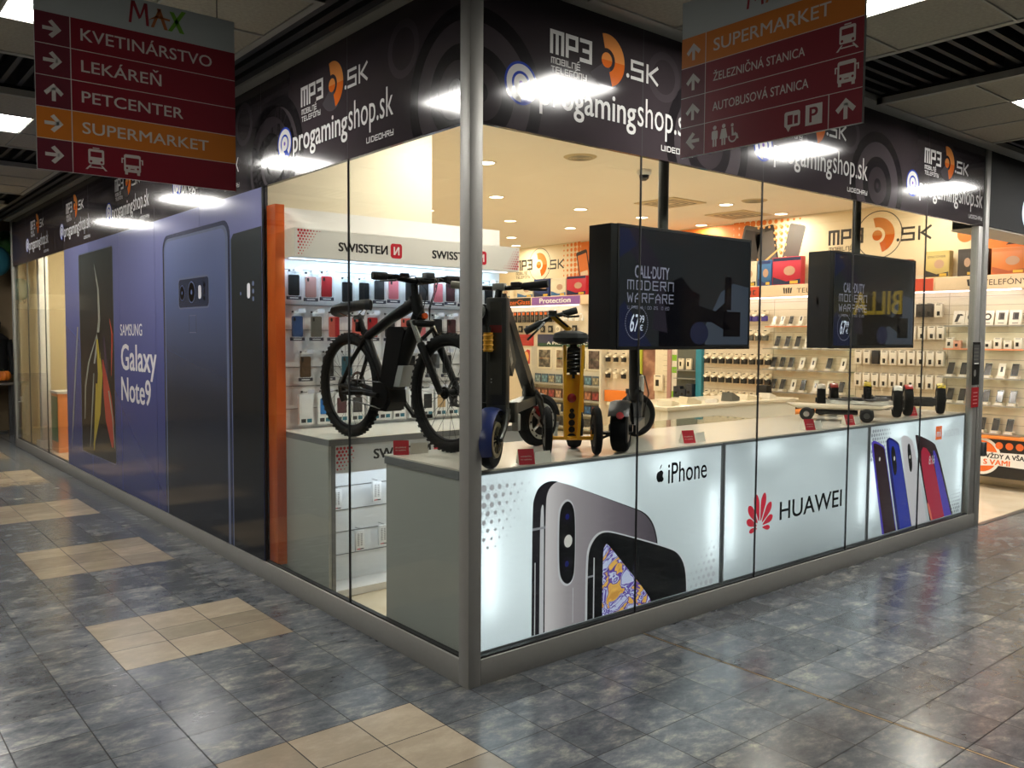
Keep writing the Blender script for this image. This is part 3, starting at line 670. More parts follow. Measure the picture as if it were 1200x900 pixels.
for x, y, lab in ((3.094, 2.506, 'flat round ceiling speaker grille near the front, above the hanging television'), (6.3, 2.9, 'flat round ceiling speaker grille near the mural wall')):
    b = MB(); b.lathe((0, 0, -.012), (0, 0, 1), [(0, 0), (.13, 0), (.15, .012)], M('speaker grille', (196, 178, 140), rough=.6), 28)
    for q in range(1, 5): b.torus((0, 0, -.013), (0, 0, 1), .026 * q, .002, grey_edge, 24, 6)
    tag(b.build('ceiling_speaker', loc=(x, y, 3.205)), lab, 'speaker')
b = MB(); b.lathe((0, 0, 0), (0, 0, -1), [(.07, 0), (.07, .03), (.055, .05)], white_mat, 20); b.lathe((0, 0, -.05), (0, 0, -1), [(.05, 0), (.045, .03), (.02, .05), (0, .052)], M('camera dome', (40, 40, 42), rough=.1), 20)
tag(b.build('security_camera', loc=(3.975, 2.534, 3.205)), 'small white dome security camera on the shop ceiling', 'camera')
for x, y, lab in ((5.69, 3.65, 'square ceiling air vent behind the television pole'), (7.1, 3.7, 'square ceiling air vent close to the orange mural')):
    b = MB(); b.box(-.3, -.3, -.012, .3, .3, 0, M('vent white', (214, 196, 160), rough=.6))
    for q in range(3): 
        r0 = .08 + .07 * q
        for a in ((-r0, -r0, r0, -r0 + .012), (-r0, r0 - .012, r0, r0), (-r0, -r0, -r0 + .012, r0), (r0 - .012, -r0, r0, r0)): b.box(a[0], a[1], -.016, a[2], a[3], -.012, grey_edge)
    tag(b.build('ceiling_vent', loc=(x, y, 3.205)), lab, 'vent')

# ================================================================ LIGHT BOXES under the front counter
face_m = film('light box face', (230, 234, 235), w=.72, rough=.2)
f_blk = film('film black', (8, 8, 10), .2); f_dkgrey = film('film charcoal', (34, 31, 36), .35); f_sil = gradient_print('film silver phone', 0, .45, 1.36, [(0, (206, 200, 202)), (.14, (160, 153, 157)), (.5, (112, 104, 112)), (1, (54, 46, 56))], backlit_glow=.5)
f_edge = film('film bright edge', (196, 196, 200), .6); f_lens = film('film lens', (20, 16, 26), .3); f_fl = film('film flash', (210, 206, 200), .6); f_red = film('film red', (196, 40, 58), .5); f_or = film('film orange', (232, 104, 44), .55); f_grey = film('film grey', (140, 140, 146), .5); f_lgrey = film('film pale grey', (176, 176, 180), .6)
f_blue = film('film blue', (36, 52, 160), .5); f_navy = film('film navy', (24, 28, 96), .5); f_brown = film('film dark brown', (48, 28, 34), .4); f_crim = film('film crimson', (176, 34, 62), .5); f_viol = film('film violet', (78, 60, 178), .5); f_pearl = film('film pearl', (206, 202, 206), .6); f_coral = film('film coral', (220, 110, 90), .5)
f_swirl = noise_mat('film swirl picture', [(0.3, (210, 150, 70)), (.43, (236, 186, 92)), (.455, (74, 48, 140)), (.49, (120, 96, 190)), (.505, (214, 218, 236)), (.53, (190, 200, 230)), (.55, (86, 62, 160)), (.58, (110, 90, 180)), (.60, (200, 206, 232)), (.8, (176, 188, 226))], scale=4.5, detail=2, dist=3.2, rough=.2, backlit_glow=.5)
lb_frame = M('light box frame', (150, 152, 156), rough=.35, metal=.4)
def light_box(x0, x1, label, art):
    t = thing('light_box', label, 'light box', mw=south(x0, 0.05, 0.125), group='advert light boxes under the counter')
    w, h, d = x1 - x0, .85, .085
    b = MB(); b.box(0, 0, -d, w, h, -d + .006, M('casing inner grey', (150, 150, 150), rough=.6)); fw = .018
    for q in ((0, 0, fw, h), (w - fw, 0, w, h), (fw, 0, w - fw, fw * .6), (fw, h - .012, w - fw, h)): b.box(q[0], q[1], -d + .006, q[2], q[3], .002, lb_frame)
    b.build('casing', t)
    MB().box(fw, .011, -.004, w - fw, h - .012, 0, face_m).build('face', t)
    a = MB(); art(a, -x0, -.125); a.build('advert_logo' if art is art_two else 'advert_picture', t)
    if art is art_two:
        a = MB(); a.text('HUAWEI', 2.535 - x0, .43 - .125, .76, .118, f_blk, .0008, bold=.012); a.build('advert_lettering', t)
    zz = -.070
    def L(cx, cz, sx, sz, e): lamp('led_strip', 'AREA', None, e * LED, (.95, .99, 1.0), (sx, sz), mw=Matrix.Translation((cx, cz, zz)) @ Matrix.Rotation(math.pi, 4, 'Y'), parent=t)
    L(.085, .38, .04, .44, 22); L(w - .085, .38, .04, .44, 22)
    L(w * .27, h - .08, w * .17, .03, 14.0); L(w * .73, h - .08, w * .17, .03, 14.0)
    lamp('face_fill', 'AREA', None, 0.28 * LED, (.93, .98, 1.0), (w * .92, h * .9), mw=Matrix.Translation((w / 2, h / 2, -.074)) @ Matrix.Rotation(math.pi, 4, 'Y'), parent=t)  # added even fill behind the whole face, besides the strips
    return t
def dots(mb, x0, z0, x1, z1, dx, m, k, fade):
    i = 0; z = z0
    while z < z1:
        x = x0 + (dx / 2 if i % 2 else 0)
        while x < x1:
            r = dx * .40 * min(1, max(0, fade(x, z)))
            if r > .003: mb.poly(ell(x, z, r, n=10), k, m)
            x += dx
        z += dx * .87; i += 1
def sh(pts, ox, oz): return [(x + ox, z + oz) for x, z in pts]
def soft(pts, it=2, lo=.17):
    for _ in range(it):
        o = []
        for i in range(len(pts)):
            p, q = pts[i], pts[(i + 1) % len(pts)]
            o.append(p if p[1] < lo else (p[0] * .75 + q[0] * .25, p[1] * .75 + q[1] * .25))
            if q[1] >= lo: o.append((p[0] * .25 + q[0] * .75, p[1] * .25 + q[1] * .75))
        pts = o
    return pts
P_ = soft
def art_one(a, ox, oz):
    b = MB()
    dots(b, .10, .62, .40, .93, .046, f_lgrey, .0005, lambda x, z: 1.05 - (x - .1) * 2.6 - (.93 - z) * 1.6)
    dots(b, 1.6, .16, 1.86, .42, .046, f_lgrey, .0005, lambda x, z: 1.0 - (1.86 - x) * 2.4 - (z - .16) * 2.4)
    b.text('iPhone', 1.425, .785, .345, .115, f_blk, .0008, bold=.008)
    ap = [(0, .12), (.03, .135), (.05, .125), (.066, .1), (.055, .08), (.055, .055), (.072, .035), (.058, .01), (.042, 0), (.022, .006), (0, 0), (-.02, .02), (-.032, .055), (-.028, .095), (-.012, .118), (0, .12)]
    b.poly(P_([(1.345 + x * .62, .80 + z * .5) for x, z in ap]), .0008, f_blk); b.poly(P_([(1.352, .872), (1.36, .876), (1.37, .893), (1.372, .9), (1.36, .893)]), .0008, f_blk)
    b.poly(P_([(.42, .14), (.42, .78), (.435, .83), (.46, .87), (.52, .895), (.60, .885), (1.14, .685), (1.23, .65), (1.29, .60), (1.33, .53), (1.35, .44), (1.35, .14)]), .0006, f_dkgrey)
    b.poly(P_([(.505, .14), (.505, .78), (.52, .85), (.57, .885), (.62, .877), (1.13, .685), (1.22, .648), (1.28, .595), (1.32, .53), (1.34, .44), (1.34, .14)]), .0009, f_sil)
    b.poly(P_([(.47, .14), (.47, .74), (.485, .79), (.497, .76), (.497, .14)]), .0009, f_edge); b.rect(.437, .14, .443, .50, .0009, f_edge); b.rect(.42, .66, .505, .672, .001, f_grey)
    pill = [(.585, .70), (.60, .765), (.645, .795), (.69, .77), (.712, .70), (.712, .42), (.695, .36), (.655, .34), (.61, .37), (.587, .43)]
    b.poly(soft(pill), .0012, f_edge); b.poly(P_([(.648 + (x - .648) * .88 + .004, .568 + (z - .568) * .95) for x, z in pill]), .0014, f_blk)
    for zc, r in ((.70, .034), (.46, .034)): b.poly(ell(.652, zc, r, r * 1.1), .0016, f_lens); b.poly(ell(.652, zc, r * .4, r * .45), .0018, f_navy)
    b.poly(ell(.66, .575, .028, .032), .0017, f_fl); b.rect(.695, .15, .699, .33, .0012, f_edge)
    b.poly(P_([(.785, .14), (.785, .45), (.80, .53), (.85, .58), (.91, .595), (1.0, .575), (1.46, .42), (1.54, .375), (1.59, .30), (1.605, .22), (1.61, .14)]), .0012, f_edge)
    b.poly(P_([(.80, .14), (.80, .45), (.815, .52), (.86, .57), (.915, .585), (1.0, .568), (1.455, .413), (1.53, .37), (1.58, .30), (1.597, .22), (1.60, .14)]), .0014, f_blk)
    b.rect(.842, .14, .85, .46, .0016, f_edge); b.rect(.80, .36, .842, .37, .0016, f_grey)
    b.poly(P_([(.91, .14), (.91, .48), (.925, .515), (.945, .52), (1.07, .39), (1.2, .26), (1.28, .17), (1.295, .14)]), .0016, f_swirl)
    merge(a, b, ox, oz)
def merge(a, b, ox, oz):
    for f, mi in zip(b.f, b.mi): a.add([(b.v[i][0] + ox, b.v[i][1] + oz, b.v[i][2]) for i in f], [tuple(range(len(f)))], b.mats[mi])
def art_two(a, ox, oz):
    b = MB(); cx, cz = 2.315, .415
    for ang, L, w in ((-8, .115, .017), (22, .155, .025), (50, .195, .030), (77, .225, .030), (103, .225, .030), (130, .195, .030), (158, .155, .025), (188, .115, .017)):
        c, s_ = math.cos(R(ang)), math.sin(R(ang)); pts = [(.022, 0), (L * .45, -w * .6), (L * .72, -w), (L * .9, -w * .75), (L, 0), (L * .9, w * .75), (L * .72, w), (L * .45, w * .6)]
        b.poly(P_([(cx + x * c - y * s_, cz + x * s_ + y * c) for x, y in pts]), .0008, f_red)
    merge(a, b, ox, oz)
def art_three(a, ox, oz):
    b = MB()
    dots(b, 3.70, .72, 3.98, .95, .034, f_grey, .0004, lambda x, z: 1.1 - (x - 3.7) * 2.6)
    dots(b, 4.95, .16, 5.22, .40, .034, f_grey, .0004, lambda x, z: 1.0 - (z - .16) * 3.0 - (5.22 - x) * 1.6)
    def ph(pts, m, k): b.poly(soft(pts) if len(pts) < 11 else pts, k, m)
    ph([(3.69, .83), (3.705, .855), (3.74, .86), (3.88, .81), (3.90, .78), (4.11, .14), (3.89, .14)], f_viol, .0006); ph([(3.715, .82), (3.735, .845), (3.875, .80), (3.895, .77), (4.10, .14), (3.92, .14)], f_brown, .0008)
    ph(ell(3.82, .715, .012, .016, 10), f_fl, .001)
    ph([(3.90, .83), (3.93, .86), (3.97, .868), (4.10, .82), (4.13, .78), (4.36, .14), (4.13, .14)], f_navy, .0007); ph([(3.94, .83), (3.965, .855), (4.10, .80), (4.125, .77), (4.35, .14), (4.17, .14)], f_blue, .0009)
    ph([(3.995, .79), (4.02, .80), (4.05, .77), (4.09, .64), (4.085, .58), (4.06, .565), (4.035, .60), (3.99, .73)], f_blk, .0011); ph(ell(4.045, .70, .012, .018, 10), f_fl, .0013)
    ph([(4.13, .84), (4.16, .865), (4.21, .868), (4.33, .82), (4.36, .78), (4.62, .14), (4.36, .14)], f_pearl, .0007)
    ph([(4.25, .79), (4.275, .80), (4.30, .77), (4.34, .63), (4.335, .58), (4.315, .565), (4.29, .60), (4.25, .73)], f_blk, .0011); ph(ell(4.295, .69, .011, .016, 10), f_fl, .0013)
    ph([(4.365, .845), (4.39, .862), (4.66, .785), (4.76, .735), (5.085, .14), (4.67, .14)], f_brown, .0009)
    ph([(4.42, .77), (4.66, .715), (4.93, .14), (4.69, .14)], f_crim, .0011); ph([(4.66, .715), (4.745, .70), (5.06, .14), (4.93, .14)], f_viol, .0011); ph([(4.65, .28), (4.72, .14), (4.69, .14), (4.60, .30)], f_coral, .0012)
    b.text('8:16', 4.62, .60, .10, .07, f_pearl, .0013)
    b.rect(4.725, .79, 4.835, .90, .0008, f_or); b.text('mi', 4.745, .815, .07, .055, f_pearl, .001, bold=.02)
    b.text('xiaomi', 4.87, .80, .29, .085, f_lgrey, .0008)
    merge(a, b, ox, oz)
light_box(.08, 1.925, 'lit advert box with two big phones and a black fruit logo', art_one)
light_box(1.93, 3.655, 'lit advert box with a red petal logo and black capital letters', art_two)
light_box(3.66, 5.27, 'lit advert box with four slanted phones and an orange square logo', art_three)

# ---- front counter
t = thing('display_counter', 'long pale counter standing along the front window above the light boxes', 'counter', (0, 0, 0))
MB().box(.045, .052, .976, 5.275, .80, .984, M('counter top white', (224, 216, 202), rough=.12, vary=.02)).box(.045, .14, .936, 1.93, .80, .976, grey_edge).build('worktop', t)
MB().box(.05, .14, .004, .075, .79, .936, grey_lam).build('end_panel', t)
MB().box(.075, .765, .004, 1.9, .785, .936, grey_lam).build('back_panel', t)
MB().box(1.93, .14, .60, 5.27, .15, .976, white_mat).box(1.93, .15, .60, 5.27, .79, .615, white_mat).box(1.92, .15, .004, 1.935, .79, .976, white_mat).box(5.25, .15, .004, 5.27, .79, .976, white_mat).build('cabinet', t)
# ================================================================ SWISS WALL UNIT
t = thing('wall_display_unit', 'white wall display rack with lit red and black header at the left window', 'display rack', (0, 0, 0))
u_white = M('rack white', (234, 232, 228), rough=.45, vary=.02); hd_m = M('rack header', (234, 230, 222), rough=.3, vary=.02); side_m = M('rack header side', (214, 206, 190), rough=.4)
txt_b = M('header black ink', (30, 30, 32), rough=.3); txt_r = M('header red ink', (200, 40, 56), rough=.3)
h = MB(); h.box(.10, 1.957, 2.095, 1.93, 2.212, 2.275, hd_m); h.box(.098, 1.957, 2.097, .10, 2.212, 2.273, side_m)
h.build('header_box', t)
def south_art(name, par, y, fn):
    b = MB(); fn(b); return b.build(name, par, mw=south(0, y, 0))
def swh(b, x, z, w, hh, icon=True):
    b.text('SWISSTEИ', x, z, w, hh, txt_b, 0, bold=.03)
    if icon:
        b.poly(rrect(x + w + .025, z - .02, x + w + .115, z + hh + .02, .018), 0, txt_r); b.text('И', x + w + .05, z + .003, .042, hh - .006, M('header white ink', (235, 230, 225), rough=.3), .0004, bold=.03)
def hart(b):
    swh(b, .405, 2.148, .365, .058); swh(b, 1.135, 2.148, .365, .058)
    dots(b, .125, 2.115, .30, 2.262, .021, txt_r, 0, lambda x, z: 1.25 - (x - .125) * 6 - (2.262 - z) * 4.5)
    dots(b, 1.78, 2.115, 1.925, 2.262, .021, txt_r, 0, lambda x, z: 1.25 - (1.925 - x) * 6 - (z - 2.115) * 4.5)
for fn in (lambda b: swh(b, .405, 2.148, .365, .058), lambda b: swh(b, 1.135, 2.148, .365, .058)): south_art('header_lettering', t, 1.9565, fn)
south_art('header_dots', t, 1.9565, lambda b: dots(b, .125, 2.115, .30, 2.262, .021, txt_r, 0, lambda x, z: 1.25 - (x - .125) * 6 - (2.262 - z) * 4.5))
south_art('header_dots', t, 1.9565, lambda b: dots(b, 1.78, 2.115, 1.925, 2.262, .021, txt_r, 0, lambda x, z: 1.25 - (1.925 - x) * 6 - (z - 2.115) * 4.5))
b = MB(); b.box(.10, 2.21, .98, 1.94, 2.225, 2.43, u_white)
b.build('back_panel', t)
b = MB()
for z in (2.03, 1.80, 1.635, 1.39, 1.265, 1.115): b.box(.105, 2.206, z, 1.93, 2.2105, z + .004, grey_edge)
b.build('rail', t)
lamp('rack_led', 'AREA', None, 13, (.58, .79, 1.0), (1.75, .05), mw=Matrix.Translation((1.0, 2.06, 2.088)) @ Matrix.Rotation(R(28), 4, 'X'))
MB().box(.12, 2.06, 2.090, 1.9, 2.085, 2.094, M('led tube', (220, 235, 255), emit=3, vary=0)).build('led_tube', t)
# low cabinet below it
t = thing('display_cabinet', 'low grey sided cabinet under the rack, with a lit open front', 'cabinet', (0, 0, 0))
MB().box(.10, 1.52, .945, 1.95, 2.205, .982, grey_edge).box(.101, 1.521, .982, 1.949, 2.204, .985, M('cabinet top', (222, 214, 198), rough=.1, vary=.02)).build('worktop', t)
MB().box(.10, 1.53, .006, .12, 2.205, .945, grey_lam).box(.12, 1.525, .006, .145, 1.56, .945, grey_edge).build('side_panel', t)
MB().box(1.92, 1.53, .006, 1.95, 2.205, .945, grey_lam).build('side_panel', t)
MB().box(.145, 1.53, .775, 1.92, 1.55, .945, M('cabinet fascia', (206, 206, 206), rough=.35)).build('fascia', t)
def lart(b):
    b.text('SWISSTEИ', .41, .845, .42, .062, txt_b, 0, bold=.03)
    b.poly(rrect(.855, .825, .96, .925, .018), 0, txt_r)
south_art('fascia_lettering', t, 1.5295, lart)
south_art('fascia_dots', t, 1.5295, lambda b: dots(b, .16, .80, .27, .935, .024, txt_r, 0, lambda x, z: 1.3 - (x - .16) * 5 - (.935 - z) * 5))
b = MB(); b.box(.145, 1.76, .05, 1.92, 1.775, .945, M('cabinet inner white', (226, 228, 230), rough=.4, vary=.01)).box(.12, 1.56, .006, 1.92, 2.2, .05, u_white)
for z in (.65, .50, .36, .215): b.box(.145, 1.755, z, 1.92, 1.7605, z + .004, grey_edge)
b.build('back_panel', t)
lamp('cabinet_led', 'AREA', None, 3.2, (.82, .91, 1.0), (1.7, .04), mw=Matrix.Translation((1.03, 1.60, .77)) @ Matrix.Rotation(R(20), 4, 'X'))
# orange wood-grain post beside the rack
struct(MB().box(.036, 2.10, .12, .098, 2.225, 2.43, noise_mat('orange grained panel', [(.3, (168, 62, 20)), (.5, (206, 92, 36)), (.7, (226, 126, 62))], scale=4, stretch=(1, 1, .35), rough=.3, dist=.8)).build('trim_41'))

# ---- packs hanging on the rack
clear = glass_mat('clear blister', (.96, .97, .98), .04)
lab_navy = M('pack base navy', (44, 44, 58), rough=.4); card_w = M('pack card white', (220, 218, 214), rough=.4)
def phone_pack(case_m, two=None, h=.165, w=.074, lens=True):
    """a phone case in a clear blister: local x right, z up, hanging from z = 0"""
    parts = []
    c = MB(); c.prism(rrect(-w / 2, -h, w / 2, -.03, .010), 0, .011, case_m, False)
    if two: c.prism(rrect(.004, -h + .002, w / 2 - .001, -.032, .006), .011, .0118, two)
    if lens: c.prism(rrect(-w / 2 + .008, -.062, -w / 2 + .022, -.038, .005), .011, .0135, black)
    bl = MB(); bl.box(-w / 2 - .012, -h - .024, .013, w / 2 + .012, -.012, .0145, clear)
    base = MB(); base.box(-w / 2 - .010, -h - .026, -.004, w / 2 + .010, -h - .004, .016, lab_navy); base.rect(-w / 2 + .004, -h - .018, w / 2 - .012, -h - .012, .0165, card_w)
    hk = MB(); hk.rect(-.02, -.028, .02, .004, -.001, card_w)
    return (('case', c), ('blister', bl), ('pack_base', base), ('hang_tab', hk))
def hook(t, x, z, y=2.206):
    b = MB(); b.tube([(x, y, z + .012), (x, y - .07, z + .012), (x, y - .078, z + .02)], .0016, steel, 6); b.box(x - .006, y - .001, z + .006, x + .006, y + .003, z + .018, black)
    b.box(x + .006, y - .08, z + .004, x + .052, y - .0785, z + .03, M('price tag clear', (206, 208, 218), rough=.2)); b.rect(0, 0, 0, 0, 0, steel) if 0 else None
    return b.build('hook', t)
CM = {'black': M('case black', (18, 18, 20), rough=.5), 'rose': M('case rose', (196, 140, 130), rough=.5), 'red': M('case red', (190, 36, 42), rough=.5), 'dark': M('case dark grey', (48, 46, 46), rough=.5), 'pink': M('case pink', (224, 116, 122), rough=.5),
      'blue': M('case blue', (66, 92, 140), rough=.5), 'grey': M('case olive grey', (116, 110, 98), rough=.5), 'salmon': M('case salmon', (222, 104, 88), rough=.5), 'brown': M('case wine', (70, 34, 38), rough=.5), 'teal': M('case teal', (36, 96, 112), rough=.5), 'wood': M('case wood', (96, 68, 42), rough=.6)}
rack = bpy.data.objects['wall_display_unit']
def hang_pack(x, zt, col, row, i, two=None, w=.074, h=.165):
    hook(rack, x, zt)
    lab = '%s phone case pack, %s in the %s row of the white rack' % (col, ORD[i], row)
    t = thing('phone_case_pack', lab, 'phone case', mw=south(x, 2.145, zt + .012), group='hanging phone case packs')
    for nm, mb in phone_pack(CM[col], CM[two] if two else None, h, w): mb.build(nm, t)
for i, (x, c) in enumerate(((.158, 'black'), (.277, 'rose'), (.392, 'red'), (.545, 'black'), (.675, 'black'), (.795, 'dark'), (.91, 'pink'), (1.05, 'black'), (1.165, 'dark'), (1.29, 'pink'), (1.40, 'brown'), (1.52, 'dark'), (1.64, 'pink'), (1.76, 'black'))):
    hang_pack(x + .02, 2.012 - (.03 if i in (3, 4) else .008 * (i % 2)), c, 'top', i)
for i, (x, c, tw) in enumerate(((.20, 'blue', None), (.335, 'grey', None), (.465, 'salmon', 'red'), (.64, 'salmon', None), (.76, 'red', None), (.90, 'dark', None), (1.03, 'salmon', None), (1.16, 'pink', None), (1.305, 'black', None), (1.43, 'brown', None), (1.60, 'salmon', None), (1.73, 'black', None))):
    hang_pack(x, 1.745, c, 'second', i, tw)
for i, (x, c) in enumerate(((.255, 'wood'), (.42, 'black'), (.56, 'teal'), (1.07, 'black'), (1.25, 'dark'), (1.39, 'black'), (1.56, 'black'), (1.72, 'dark'))):
    hang_pack(x, 1.48, c, 'third', i)
def box_pack(x, zt, colname, colm, i):
    hook(rack, x, zt)
    t = thing('phone_case_box', 'white boxed case with %s window, %s in the rack bottom row' % (colname, ORD[i]), 'phone case', mw=south(x, 2.15, zt + .012), group='boxed phone cases')
    MB().box(-.05, -.215, -.012, .05, -.012, .012, card_w, .002).build('box', t)
    w = MB(); w.prism(rrect(-.036, -.15, .036, -.045, .006), .0122, .0132, colm); w.box(-.038, -.20, .0122, -.004, -.175, .0128, CM['dark']); w.box(.004, -.20, .0122, .038, -.175, .0128, CM['teal']); w.build('window', t)
for i, (x, cn) in enumerate(((.26, 'white'), (.395, 'blue'), (.52, 'wine'), (.64, 'dark'), (.77, 'dark'), (.86, 'black'), (.98, 'black'), (1.11, 'black'), (1.22, 'black'), (1.34, 'tan'), (1.45, 'black'), (1.56, 'tan'), (1.68, 'black'), (1.8, 'black'))):
    box_pack(x, 1.215, cn, {'white': card_w, 'blue': M('case azure', (30, 104, 168), rough=.4), 'wine': CM['brown'], 'dark': CM['dark'], 'black': CM['black'], 'tan': M('case tan', (178, 148, 108), rough=.5)}[cn], i)
lowcab = bpy.data.objects['display_cabinet']
for i, (x, z) in enumerate(((.245, .645), (.53, .665), (.20, .355), (.405, .365), (.575, .375), (.72, .655), (.76, .36))):
    b = MB(); b.tube([(x, 1.758, z + .012), (x, 1.69, z + .012)], .0016, steel, 6); b.build('hook', lowcab)
    t = thing('accessory_pack', 'white pack with red stripe, %s on the %s rail inside the lit cabinet' % (ORD[(0, 1, 0, 1, 2, 2, 3)[i]], 'upper' if z > .5 else 'lower'), 'pack', mw=south(x, 1.70, z + .014), group='white packs in the low cabinet')
    MB().box(-.031, -.14, -.012, .031, -.01, .008, M('pack pale', (232, 232, 232), rough=.35), .002).build('box', t)
    p = MB()
    for q in (-.02, .002):
        for r_ in range(9): p.rect(q, -.035 - r_ * .009, q + .014, -.031 - r_ * .009, .0084, grey_edge)
    p.rect(-.024, -.132, .0, -.126, .0084, txt_r); p.rect(.0, -.132, .024, -.126, .0084, txt_b); p.build('lettering', t)
# ================================================================ ELECTRIC BICYCLE (local x forward, y left, z up)
bk = M('bike black', (11, 11, 12), rough=.45, spec=.15); bk_grey = M('bike grey', (88, 90, 92), rough=.4); silver = M('fork silver', (190, 190, 184), rough=.25, metal=.8); tyre = M('tyre', (15, 15, 15), rough=.85, spec=.2)
spoke_m = M('spoke', (70, 70, 70), rough=.4, metal=.6)
bike = thing('electric_bicycle', 'black electric mountain bicycle standing across the two counters at the left window', 'bicycle', (.293, 1.61, .985), R(-86))
RAD = .317
def wheel(name, par, x, y=0.0, rad=RAD, disc=True):
    w = MB(); w.torus((x, y, rad), (0, 1, 0), rad - .058, .011, bk, 48, 8, flat=1.1); o = w.build(name, par)
    ty = MB(); ty.torus((x, y, rad), (0, 1, 0), rad - .029, .029, tyre, 56, 12)
    for i in range(56):
        a = 2 * math.pi * i / 56
        for q in (-.014, .014):
            ty.obox((x + math.cos(a) * (rad - .002), y + q, rad + math.sin(a) * (rad - .002)), .007, .006, .0032, (-math.sin(a), 0, math.cos(a)), tyre, up=(math.cos(a), 0, math.sin(a)))
    ty.build('tyre', o)
    sp = MB()
    for i in range(28):
        a = 2 * math.pi * i / 28; s_ = .03 if i % 2 else -.03; a2 = a + (.5 if (i // 2) % 2 else -.5)
        sp.tube([(x + .025 * math.cos(a2), y + s_, rad + .025 * math.sin(a2)), (x + (rad - .07) * math.cos(a), y, rad + (rad - .07) * math.sin(a))], .0012, spoke_m, 5, caps=False)
    sp.build('spokes', o)
    hb = MB(); hb.cyl((x, y - .05, rad), (x, y + .05, rad), .02, bk, 16); hb.cyl((x, y - .035, rad), (x, y - .03, rad), .034, bk, 16); hb.cyl((x, y + .03, rad), (x, y + .035, rad), .034, bk, 16); hb.build('hub', o)
    if disc:
        d = MB(); d.ring(0, 0, 0, 0, 0, steel, 1); d = MB(); d.torus((x, y + .055, rad), (0, 1, 0), .072, .009, steel, 32, 6, flat=.12)
        for i in range(5):
            a = 2 * math.pi * i / 5; d.tube([(x, y + .055, rad), (x + .07 * math.cos(a + .4), y + .055, rad + .07 * math.sin(a + .4))], .004, steel, 5)
        d.build('brake_disc', o)
    return o
FX = .955
wheel('rear_wheel', bike, 0); wheel('front_wheel', bike, FX)
f = MB()
HT, HB_, BB, ST = (.655, 0, .835), (.70, 0, .715), (.40, 0, .275), (.165, 0, .635)
f.tube([HT, HB_], .034, bk, 14); f.tube([(.66, 0, .80), (.45, 0, .725), (.165, 0, .60)], [.036, .031, .026], bk, 12); f.tube([(.695, 0, .735), (.53, 0, .46), (.43, 0, .30)], [.040, .042, .042], bk, 12)
f.tube([BB, ST], .024, bk, 12)
for q in (-1, 1):
    f.tube([(.38, q * .03, .275), (.2, q * .05, .29), (0, q * .065, RAD)], [.018, .015, .015], bk, 8); f.tube([(.19, q * .02, .60), (.1, q * .05, .47), (0, q * .065, RAD)], [.015, .013, .013], bk, 8)
f.cyl((.40, -.045, .275), (.40, .045, .275), .026, bk, 14)
f.build('frame', bike)
mt = MB(); mt.prism_y([(.31, .22), (.34, .185), (.45, .185), (.50, .24), (.49, .31), (.42, .345), (.33, .32)], -.055, .055, bk); mt.build('motor', bike)
bt = MB(); bt.prism_y([(.37, .33), (.50, .315), (.612, .65), (.60, .668), (.465, .668), (.452, .65)], -.045, .045, bk); bt.tube([(.40, .046, .345), (.47, .046, .64), (.585, .046, .645)], .004, bk_grey, 6); bt.build('battery', bike)
cv = MB(); cv.prism_y([(.50, .33), (.56, .33), (.60, .45), (.55, .45)], -.04, .04, M('battery grey plate', (150, 150, 148), rough=.35)); cv.build('battery_plate', bike)
sd = MB()
for i in range(8):
    t0 = i / 7
prof = [(-.115, .07, .765), (-.09, .078, .785), (-.02, .072, .795), (.06, .045, .80), (.14, .026, .805), (.205, .022, .805), (.225, .012, .80)]
V = []; n_ = 12
for x, w_, z in prof:
    for k_ in range(n_):
        a = 2 * math.pi * k_ / n_; V.append((x, w_ * math.cos(a), z + (.028 if math.sin(a) > 0 else .036) * math.sin(a)))
Fq = [(i * n_ + k_, i * n_ + (k_ + 1) % n_, (i + 1) * n_ + (k_ + 1) % n_, (i + 1) * n_ + k_) for i in range(len(prof) - 1) for k_ in range(n_)] + [tuple(reversed(range(n_))), tuple(range((len(prof) - 1) * n_, len(prof) * n_))]
sd.add(V, Fq, M('saddle leather', (22, 22, 22), rough=.5), True); saddle = sd.build('saddle', bike)
ra = MB()
for q in (-1, 1): ra.tube([(-.07, q * .03, .755), (.0, q * .022, .735), (.12, q * .022, .735), (.18, q * .008, .785)], .0035, chrome, 6)
ra.build('saddle_rail', saddle)
so = MB(); so.tube([(.165, 0, .62), (.10, 0, .74)], .0145, bk, 12); so.box(.06, -.02, .715, .125, .02, .74, bk_grey, .004); so.cyl((.158, 0, .628), (.152, 0, .65), .022, bk, 14); so.box(.09, -.024, .64, .125, .024, .70, bk, .006); so.build('seat_post', bike)
fk = MB(); fk.box(.665, -.075, .665, .745, .075, .705, bk, .012); fk.tube([HB_, (.707, 0, .69)], .022, bk, 12)
for q in (-1, 1):
    fk.tube([(.71, q * .062, .70), (.79, q * .062, .565)], .0155, silver, 12); fk.tube([(.785, q * .062, .575), (.90, q * .062, .40), (FX, q * .062, RAD)], [.022, .02, .018], bk, 12)
fk.tube([(.795, -.06, .60), (.81, 0, .655), (.795, .06, .60)], .012, bk, 8); fk.build('fork', bike)
mg = MB()
mg.lathe((FX, 0, RAD), (0, 1, 0), [(RAD + .016, -.032), (RAD + .024, 0), (RAD + .016, .032), (RAD + .012, .030)], bk, 20, 100, 215)
hbm = thing('x', '', '') if 0 else None
st = MB(); st.tube([(.655, 0, .835), (.645, 0, .90)], .021, bk, 12); st.tube([(.645, 0, .90), (.69, 0, .918)], .017, bk, 10); st.cyl((.69, -.024, .918), (.69, .024, .918), .022, bk, 12); st.build('stem', bike)
ta = R(6); cb, sb = math.cos(ta), math.sin(ta)
def hbp(u, dx=0, dz=0): return (.69 + u * sb + dx, u * cb, .918 + dz)
